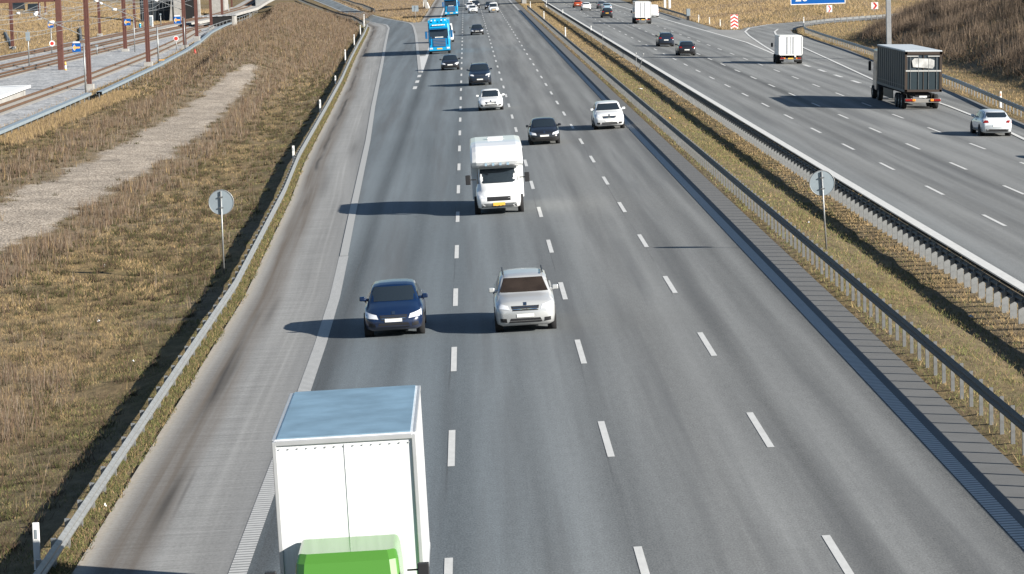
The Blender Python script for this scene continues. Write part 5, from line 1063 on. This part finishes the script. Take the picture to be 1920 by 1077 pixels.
def smallthings():
    r = thing('track_marker', 'orange and white marker at the foot of the portal leg', 'marker', (-44.0, 320.8, 0)); m = MB(); m.cyl((0, 0, 0), (0, 0, .55), .13, .11, n=10); m.build('white_body', M_white, r)
    m = MB(); m.cyl((0, 0, .55), (0, 0, .95), .12, .08, n=10); m.cyl((0, 0, -.02), (0, 0, .2), .15, .14, n=10); m.build('orange_band', M_syel, r)
    r = thing('blue_drum', 'small bright blue drum beyond the tracks', 'drum', (-56.6, 509, Gf(-56.6, 509))); m = MB(); m.cyl((0, 0, 0), (0, 0, 1.0), .22, n=12); m.build('drum', P_cyan, r); m = MB(); m.cyl((0, 0, 1.0), (0, 0, 1.12), .15, n=12); m.build('cap', M_white, r)
    r = thing('red_white_cone', 'red and white cone beside the bend of the cable duct', 'cone', (-34.0, 366, Gf(-34, 366))); m = MB(); m.cyl((0, 0, 0), (0, 0, .6), .2, .05, n=12); m.box((0, 0, .02), (.5, .5, .05)); m.build('cone', M_sred, r); m = MB(); m.cyl((0, 0, .25), (0, 0, .42), .138, .092, n=12); m.build('stripe', M_white, r)
    r = thing('equipment_box', 'pale box with orange lid beside the grey post', 'box', (-33.6, 322, Gf(-33.6, 322))); m = MB(); m.box((0, 0, .4), (.5, .4, .8)); m.build('box', M_galv, r, bevel=.02); m = MB(); m.box((0, 0, .83), (.56, .46, .08)); m.build('lid', M_syel, r)
    r = thing('signal_cabinet', 'tall white cabinet right of the second duct mast beyond the tracks', 'cabinet', (-54.4, 507, Gf(-54.4, 507))); m = MB(); m.box((0, 0, 1.2), (.6, .5, 2.4)); m.build('cabinet', M_white, r, bevel=.03); m = MB(); m.box((0, -.27, 1.2), (.48, .02, 2.1)); m.build('door', M_sback, r)
    # platform end
    r = thing('platform', 'white concrete platform end with railing at the left edge', 'platform', (-40.5, 246, 0)); m = MB()
    m.poly([(-2.0, -12, .95), (2.3, -9.5, .95), (1.6, 14.6, .95), (.2, 15.2, .95), (-2.2, 14, .95)], .22, (0, 0, 1)); m.build('slab', M_white, r)
    m = MB(); m.poly([(-2.0, -12, .74), (1.9, -9.5, .74), (1.2, 14, .74), (-2.2, 13.6, .74)], .8, (0, 0, 1)); m.build('plinth', M_conc, r)
    m = MB()
    for k in range(9): m.cyl((-1.9, -10+k*3, .95), (-1.9, -10+k*3, 2.0), .03, n=6)
    for z in (1.45, 2.0): m.cyl((-1.9, -10, z), (-1.9, 14, z), .03, n=6)
    m.build('railing', M_galvd, r)
    # dark structure with pale piers
    r = thing('service_building', 'dark open-fronted structure with pale concrete piers beyond the tracks', 'building', (-55.0, 570, 0)); m = MB(); m.box((1.6, 2, 3.6), (2.6, 4, 7.2)); m.build('dark_bay', M_under, r)
    m = MB(); m.box((-.9, 0, 3.6), (1.6, 1.2, 7.2)); m.build('pier', M_conc, r, bevel=.05); m = MB(); m.box((3.2, 0, 3.6), (.5, 1.0, 7.2)); m.build('pier', M_conc, r, bevel=.05)
    m = MB(); m.poly([(-2.6, -.4, 0), (-1.8, -.4, 0), (-1.8, -.4, 4.4), (-2.1, -.4, 4.4)], .5, (0, -1, 0)); m.build('buttress', M_conc, r)
    m = MB(); m.box((-5.4, 4, 3.4), (6.0, 5, 6.8)); m.build('rear_hall', plain('dark_cladding', (.035, .045, .055), .6, 0, .3, .5, 1), r)
    m = MB()
    for k in range(6): m.box((-8+k*1.05, 1.4, 3.2), (.06, .08, 6.4))
    for z in (2.2, 4.4): m.box((-5.4, 1.4, z), (6, .08, .08))
    m.build('frames', M_galv, r)
smallthings()
def ditch_pipe(x0, y0, x1, y1, label):
    r = thing('drain_channel', label, 'drain channel', (x0, y0, Gf(x0, y0))); m = MB(); n = 14
    for i in range(n):
        a = i/n; b = (i+1)/n; p = (x0+(x1-x0)*a, y0+(y1-y0)*a); q = (x0+(x1-x0)*b, y0+(y1-y0)*b)
        m.cyl((p[0]-x0, p[1]-y0, Gf(*p)+.15-Gf(x0, y0)), (q[0]-x0, q[1]-y0, Gf(*q)+.15-Gf(x0, y0)), .28, n=6)
    m.build('channel', M_galvd, r)
ditch_pipe(-71.5, 455, -62.5, 405, 'grey drain running down the bank left of the portal'); ditch_pipe(-66.5, 505, -57.8, 440, 'grey drain running down the bank between the far masts')
for i, (x, y) in enumerate(((-87.5, 575), (-84.0, 572))):
    r = thing('parked_van', ('dark vehicle at the top left corner, left one' if i == 0 else 'dark vehicle at the top left corner, right one behind the wires'), 'vehicle', (x, y, Gf(x, y)), .2)
    m = MB(); m.box((0, 0, 1.0), (2.6, 2.0, 1.5), taper=.9); m.build('body', P_black, r, bevel=.12, seg=3); m = MB(); m.box((0, -1.0, 1.35), (1.7, .04, .45)); m.build('window', M_glass, r); wheels(r, 2, 2.5, 1.2, .35)
# litter
for i, (x, y, t, s) in enumerate(((13.6, 232, 'crumpled white sheet of litter lying on the reserve far up', .5), (13.0, 190, 'orange scrap of litter on the green reserve grass', .22), (14.7, 86, 'pale blue plastic scrap at the edge of the reserve shadow', .22), (-10.2, 86.0, 'white scrap of litter left of the guardrail', .12), (-8.1, 62, 'white scrap on the gravel right of the guardrail', .1), (-12.6, 97, 'white scrap among the dead weeds', .13), (13.4, 116, 'white scrap on the near side of the reserve grass', .12), (-14.6, 115, 'small white scrap beside the dirt patch', .14))):
    m = MB(); rr = random.Random(i); z = Gf(x, y)+.04; pts = [(s*.5*math.cos(a)*(rr.uniform(.6, 1)), s*.5*math.sin(a)*rr.uniform(.6, 1), rr.uniform(.0, .07)) for a in np.linspace(0, 5.4, 7)]
    m.add([(0, 0, .1)]+pts, [(0, k+1, (k+1) % 7+1) for k in range(7)]); col = M_syel if 'orange' in t else (P_lblue if 'blue' in t else M_white); o = m.build('litter', col); o.location = (x, y, z); tag(o, t, 'litter')
# reserve posts
for x, y, h, t in ((15.35, 267, 1.35, 'thin pale rod standing in the reserve, straight one of a pair'), (15.35, 332, 1.6, 'thin pale post in the reserve behind the far rail')):
    r = thing('thin_post', t, 'post', (x, y, Gf(x, y))); m = MB(); m.cyl((0, 0, 0), (0, 0, h+.3), .03, n=6); m.build('rod', M_galv, r); m = MB(); m.cyl((0, 0, h+.3), (0, 0, h+.36), .045, n=8); m.build('cap', M_white, r)
r = thing('thin_post', 'thin pale rod standing in the reserve, tilted one of a pair', 'post', (15.6, 267.5, Gf(15.6, 267.5))); r.rotation_euler = (0, .28, 0); m = MB(); m.cyl((0, 0, 0), (0, 0, 1.6), .03, n=6); m.build('rod', M_galv, r); m = MB(); m.cyl((0, 0, 1.6), (0, 0, 1.66), .045, n=8); m.build('cap', M_white, r)
